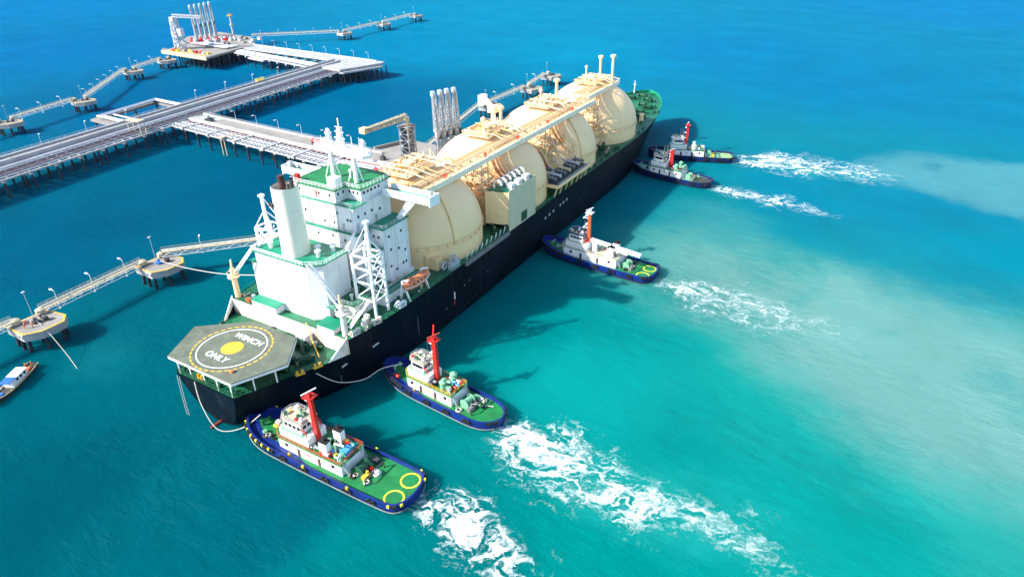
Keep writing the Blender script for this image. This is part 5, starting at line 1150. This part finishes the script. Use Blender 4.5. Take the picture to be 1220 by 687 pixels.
# ---- dolphins and catwalks
def dolphin(label, x, y, rz, sc=.92, stuff=0, name='mooring_dolphin'):
    d = thing(name, label, 'dolphin', (x,y,0), rz, 'mooring dolphins')
    P = [(-4.6*sc,-5.4*sc),(3.4*sc,-5.4*sc),(6.0*sc,-1.6*sc),(6.0*sc,4.2*sc),(3.0*sc,6.4*sc),(-4.6*sc,5.2*sc)]
    cap = MB().prism(P,4.0,6.2).build('cap', 'wconc', d)
    Pi = [(p[0]*.91,p[1]*.91) for p in P]
    m = MB()
    for (a,b,c_,e) in zip(P,P[1:]+P[:1],Pi[1:]+Pi[:1],Pi): m.add([(*a,6.21),(*b,6.21),(*c_,6.23),(*e,6.23)],[(0,1,2,3)])
    m.build('yellow_edge', 'yellow', cap)
    MB().prism(Pi,6.2,6.24).build('cap_top', 'conc', cap)
    for px, py in [(-3.4,-4.2),(2.4,-4.2),(4.8,-1),(4.8,3.4),(2.2,5),(-3.4,4),(-.5,-4.4),(0,0)]: pile(d, px*sc, py*sc, 4.1, dx=px*.12, dy=py*.12, r=.5)
    MB().box(-.9,.9,-.9,.9,6.2,6.7).cyl((0,0,6.7),(0,0,7.6),.45,n=10).box(-.3,1.3,-.25,.25,6.9,7.3).build('mooring_hook', 'tarp' if stuff else 'dgrey', d)
    MB().box(.6,1.8,1.4,2.6,6.2,7.4).build('capstan', 'dgrey', d)
    MB().cyl((-3.6,1.2,6.2),(-3.6,1.2,14),.09,.06,6).box(-3.9,-3.3,.8,1.6,13.9,14.15).build('lamp_pole', 'lgrey', d)
    for yy in (-3.2,3.2): MB().lathe([(.5,6.2),(1.2,6.5),(1.2,7.6),(.5,8.0)],(-3.5*sc,yy*sc,0),12).build('walkway_bearing', 'cat', d, True)
    for px in (1.5,3.0): MB().box(px*sc-.3,px*sc+.3,-5.46*sc,-5.4*sc,4.7,5.4).build('recess', 'dgrey', d)
    return d
DN = [(-70.5,-.4),(-72.5,38.2),(-84,256),(-83.9,305),(-89.8,343.4)]
labs = ['nearest dolphin at the left edge, with orange-clad workers on its cap','dolphin left of the carrier funnel, with blue hook and two walkways meeting','dolphin seen above the second tank, nearest the hose crane','dolphin above the third tank, middle of the far three','dolphin above the fourth tank, last of its row']
for (x,y), l, i in zip(DN, labs, range(5)): dolphin(l, x, y, R(0), 1.0, i == 1)
DF = [(-295,103.4),(-306,150.7),(-361.9,219.4),(-376,256.5),(-344.7,419.7),(-349.3,482),(-358,546.3)]
labf = ['far-berth dolphin at the left edge of the picture','far-berth dolphin with a white mast above the left trestle','far-berth dolphin at the top of the sloping walkway','far-berth dolphin touching the loading platform','dolphin right of the far berth, first along the rightward walkway','dolphin right of the far berth, second along the rightward walkway','dolphin at the end of the rightward walkway, farthest of all']
for (x,y), l, i in zip(DF, labf, range(7)): dolphin(l, x, y, R(-10 if i < 4 else 0), 1.0, 0)
def catwalk(label, a, b, z=8.0, wd=1.9, nl=0):
    a, b = Vector((*a,z)), Vector((*b,z)); d = b-a; L = d.length; c = (a+b)/2
    k = thing('catwalk', label, 'walkway', (c.x,c.y,0), math.atan2(d.y,d.x), 'dolphin walkways')
    MB().box(-L/2,L/2,-wd/2,wd/2,z-.2,z).build('deck', 'cat', k)
    m = MB()
    for s in (1,-1):
        m.bar((-L/2,s*wd/2,z-1.5),(L/2,s*wd/2,z-1.5),.22); n = max(2,int(L/2.4))
        for i in range(n): x0, x1 = -L/2+L*i/n, -L/2+L*(i+1)/n; m.bar((x0,s*wd/2,z-.2 if i%2 else z-1.5),(x1,s*wd/2,z-1.5 if i%2 else z-.2),.14)
    m.build('truss', 'cwhite', k)
    for s in (1,-1): MB().rail([(-L/2,s*wd/2,z),(L/2,s*wd/2,z)],1.1,2.4,.08,2).build('railing', 'cat', k)
    MB().box(-L/2,L/2,wd/2-.4,wd/2-.05,z+.02,z+.3).build('cable_tray', 'cwhite', k)
    for i in range(nl):
        f = (i+.5)/nl; p = a.lerp(b,f); lamp('%s light pole on the %s' % (ORD[i], label.replace('between the first and second dolphins right of the far berth','between the rightward far dolphins')), p.x-1.2*d.y/L, p.y+1.2*d.x/L, z-3.0, math.atan2(d.y,d.x)+R(90), 'walkway lights')
    return k
catwalk('buff walkway running out of the left edge to the nearest dolphin', (-75,-40), (-74.2,-4), 7.6)
catwalk('buff walkway between the two dolphins left of the carrier', (-74,3.2), (-76,35), 7.6, nl=3)
ck = catwalk('buff walkway from the dolphin to behind the carrier stern', (-75.5,41.5), (-44,76), 8.2, nl=2)
for s in (1,-1): MB().cyl((22.6,s*1.6,-3),(22.6,s*.8,6.8),.5,n=8).build('end_pile', 'pile', ck, True)
MB().box(21.4,23.8,-1.8,1.8,5.9,6.7).build('end_cap', 'wconc', ck)
catwalk('buff walkway between the first and second dolphins above the tanks', (-87,259), (-87.3,302), 7.6, nl=2)
catwalk('buff walkway between the second and third dolphins above the tanks', (-87.5,308), (-93,341), 7.6, nl=1)
catwalk('short buff walkway from the dolphin towards the loading platform', (-87.5,253), (-66,171), 8.4)
catwalk('pale walkway leaving the left edge towards the masted far dolphin', (-298,107), (-310,147), 7.6, nl=3)
catwalk('sloping pale walkway climbing right from the masted far dolphin', (-310,154.5), (-366,216), 7.6, nl=6)
catwalk('short pale walkway reaching the far loading platform', (-366,222.5), (-379,253), 7.6, nl=2)
catwalk('walkway running out of the left edge to the far dolphin', (-285,50), (-297.5,100), 7.6, nl=2)
catwalk('long level walkway right of the far berth platform', (-404,363), (-348,417), 8.0, nl=5)
catwalk('walkway between the first and second dolphins right of the far berth', (-349,424), (-354,478), 7.6, nl=3)
catwalk('walkway to the farthest dolphin at the upper left', (-354,486), (-362,542), 7.6, nl=3)
# ------------------------------------------------------------------ workboat
wb = thing('workboat', 'small wooden workboat with white cabin and blue awning near the nearest dolphin', 'boat', (-56.2,-15.4,0), math.atan2(-14.1,8.6))
L2 = 8.6; m = MB(); xs = [-L2+2*L2*i/20 for i in range(21)]
def bh(x): t = x/L2; return 1.75*((1-max(0,t)**2.2)**.7 if t > 0 else 1-.25*t*t)
def bz(x): t = x/L2; return .95+.8*max(0,t)**2+.3*max(0,-t)**2
for s in (1,-1):
    for x in xs: m.v += [(x*.94,s*bh(x)*.7,-.5),(x*.97,s*bh(x)*.92,.3),(x,s*max(.02,bh(x)),bz(x))]
for s in (0,1):
    for i in range(20):
        for j in range(2): q = (s*63+i*3+j,s*63+(i+1)*3+j,s*63+(i+1)*3+j+1,s*63+i*3+j+1); m.f.append(q if s else q[::-1])
m.f += [(0,1,64,63),(1,2,65,64)]
m.build('hull', 'wood', wb, True)
m = MB()
for x in xs: m.v += [(x*.98,-max(.01,bh(x)-.15),bz(x)-.3),(x*.98,max(.01,bh(x)-.15),bz(x)-.3)]
m.f = [(2*i,2*i+2,2*i+3,2*i+1) for i in range(20)]; m.build('deck', 'wood', wb)
for s in (1,-1): MB().tube([(x,s*max(.02,bh(x)),bz(x)) for x in xs],.1,6).build('gunwale', 'dcream', wb)
cb = MB().box(-4.2,1.2,-1.15,1.15,.6,2.6).build('cabin', 'cwhite', wb); MB().box(-4.5,-.4,-1.35,1.35,2.6,2.75).build('roof', 'cwhite', cb); MB().box(-.4,2.6,-1.35,1.35,2.6,2.72).build('awning', 'tarp', cb)
for x in (-3.4,-2,-.6): 
    for s in (1,-1): MB().box(x-.35,x+.35,s*1.16-.03,s*1.16+.03,1.6,2.3).build('window', 'glass', cb)
for s in (1,-1): MB().cyl((2.4,s*1.2,.9),(2.4,s*1.2,2.6),.06,n=6).build('awning_post', 'cwhite', cb)
for x in (-6,4.5): put(MB().box(-.5,.5,-.4,.4,0,.6), 'crate', 'orange' if x < 0 else 'tarp', wb, x, .2, .8)
# ------------------------------------------------------------------ people
def person(label, loc, rz, top, legs, reach=.35, lean=.1):
    P = thing('person', label, 'person', loc, rz, 'workers in overalls')
    me = bpy.data.meshes.new('body')
    V = [(0,0,.92),(lean*.5,0,1.18),(lean,0,1.42),(lean,0,1.54),(lean+.02,0,1.68),
         (0,.10,.88),(.06,.12,.48),(0,.13,.06),(.12,.13,.04),(0,-.10,.88),(-.04,-.12,.48),(-.08,-.13,.06),(.05,-.13,.04),
         (lean,.20,1.40),(lean+.08,.27,1.14),(lean+.08+reach,.22,1.02),(lean,-.20,1.40),(lean+.05,-.27,1.14),(lean+.05+reach,-.2,1.06)]
    E = [(0,1),(1,2),(2,3),(3,4),(0,5),(5,6),(6,7),(7,8),(0,9),(9,10),(10,11),(11,12),(2,13),(13,14),(14,15),(2,16),(16,17),(17,18)]
    rad = [.15,.15,.16,.065,.115,.10,.075,.05,.05,.10,.075,.05,.05,.075,.055,.045,.075,.055,.045]
    me.from_pydata(V, E, []); o = place(me, 'body', P)
    sk = o.modifiers.new('skin', 'SKIN'); 
    lay = me.skin_vertices[0].data if me.skin_vertices else None
    if lay is None:
        bpy.context.view_layer.update()
    for i, r_ in enumerate(rad): me.skin_vertices[0].data[i].radius = (r_, r_)
    me.skin_vertices[0].data[0].use_root = True
    sb = o.modifiers.new('sub', 'SUBSURF'); sb.levels = 1; sb.render_levels = 1
    me.materials.append(MT[top])
    MB().lathe([(.14,0),(.14,.08),(.10,.14),(.01,.16)],(lean+.02,0,1.70),10).build('helmet', 'cwhite' if legs == 'a' else 'yellow', P, True)
    return P
for i, (x, y, rz, t, lab) in enumerate([(-69.6,-3.6,.4,'vest','worker in orange overalls at the front corner of the nearest dolphin'),(-68.6,-2.2,2.0,'vest','worker in orange overalls nearest the hook on the nearest dolphin'),(-71.4,-2.2,-1,'vest','worker in orange overalls at the left of the group on the nearest dolphin'),(-70.8,1.2,-.5,'navycloth','worker in dark blue clothes behind the hook on the nearest dolphin')]):
    person(lab, (x,y,6.24), rz, t, 'a')
ub = Matrix.Translation((-56.2,-15.4,0)) @ Matrix.Rotation(math.atan2(-14.1,8.6),4,'Z')
for lx, ly, lab in ((-7.2,.4,'crew member in orange at the stern rail of the workboat'),(-6.4,-.6,'crew member in orange by the workboat crate')):
    q = ub @ Vector((lx,ly,.75)); person(lab, q, 1.0, 'vest', 'b')
# mooring lines from ship to the dolphins
rope('mooring line sagging from the carrier stern to the left dolphin', [(-21,38,15.6),(-40,38,11),(-58,38.2,8.2),(-72,38.2,7.2)], .1)
rope('mooring line leaving the nearest dolphin towards the carrier stern', [(-70,-.4,7.2),(-62,-1.2,4.6),(-54,-2.4,1.6),(-49,-3.4,-.4)], .07)
# ------------------------------------------------------------------ tidy
for o in WC: del o['wc']
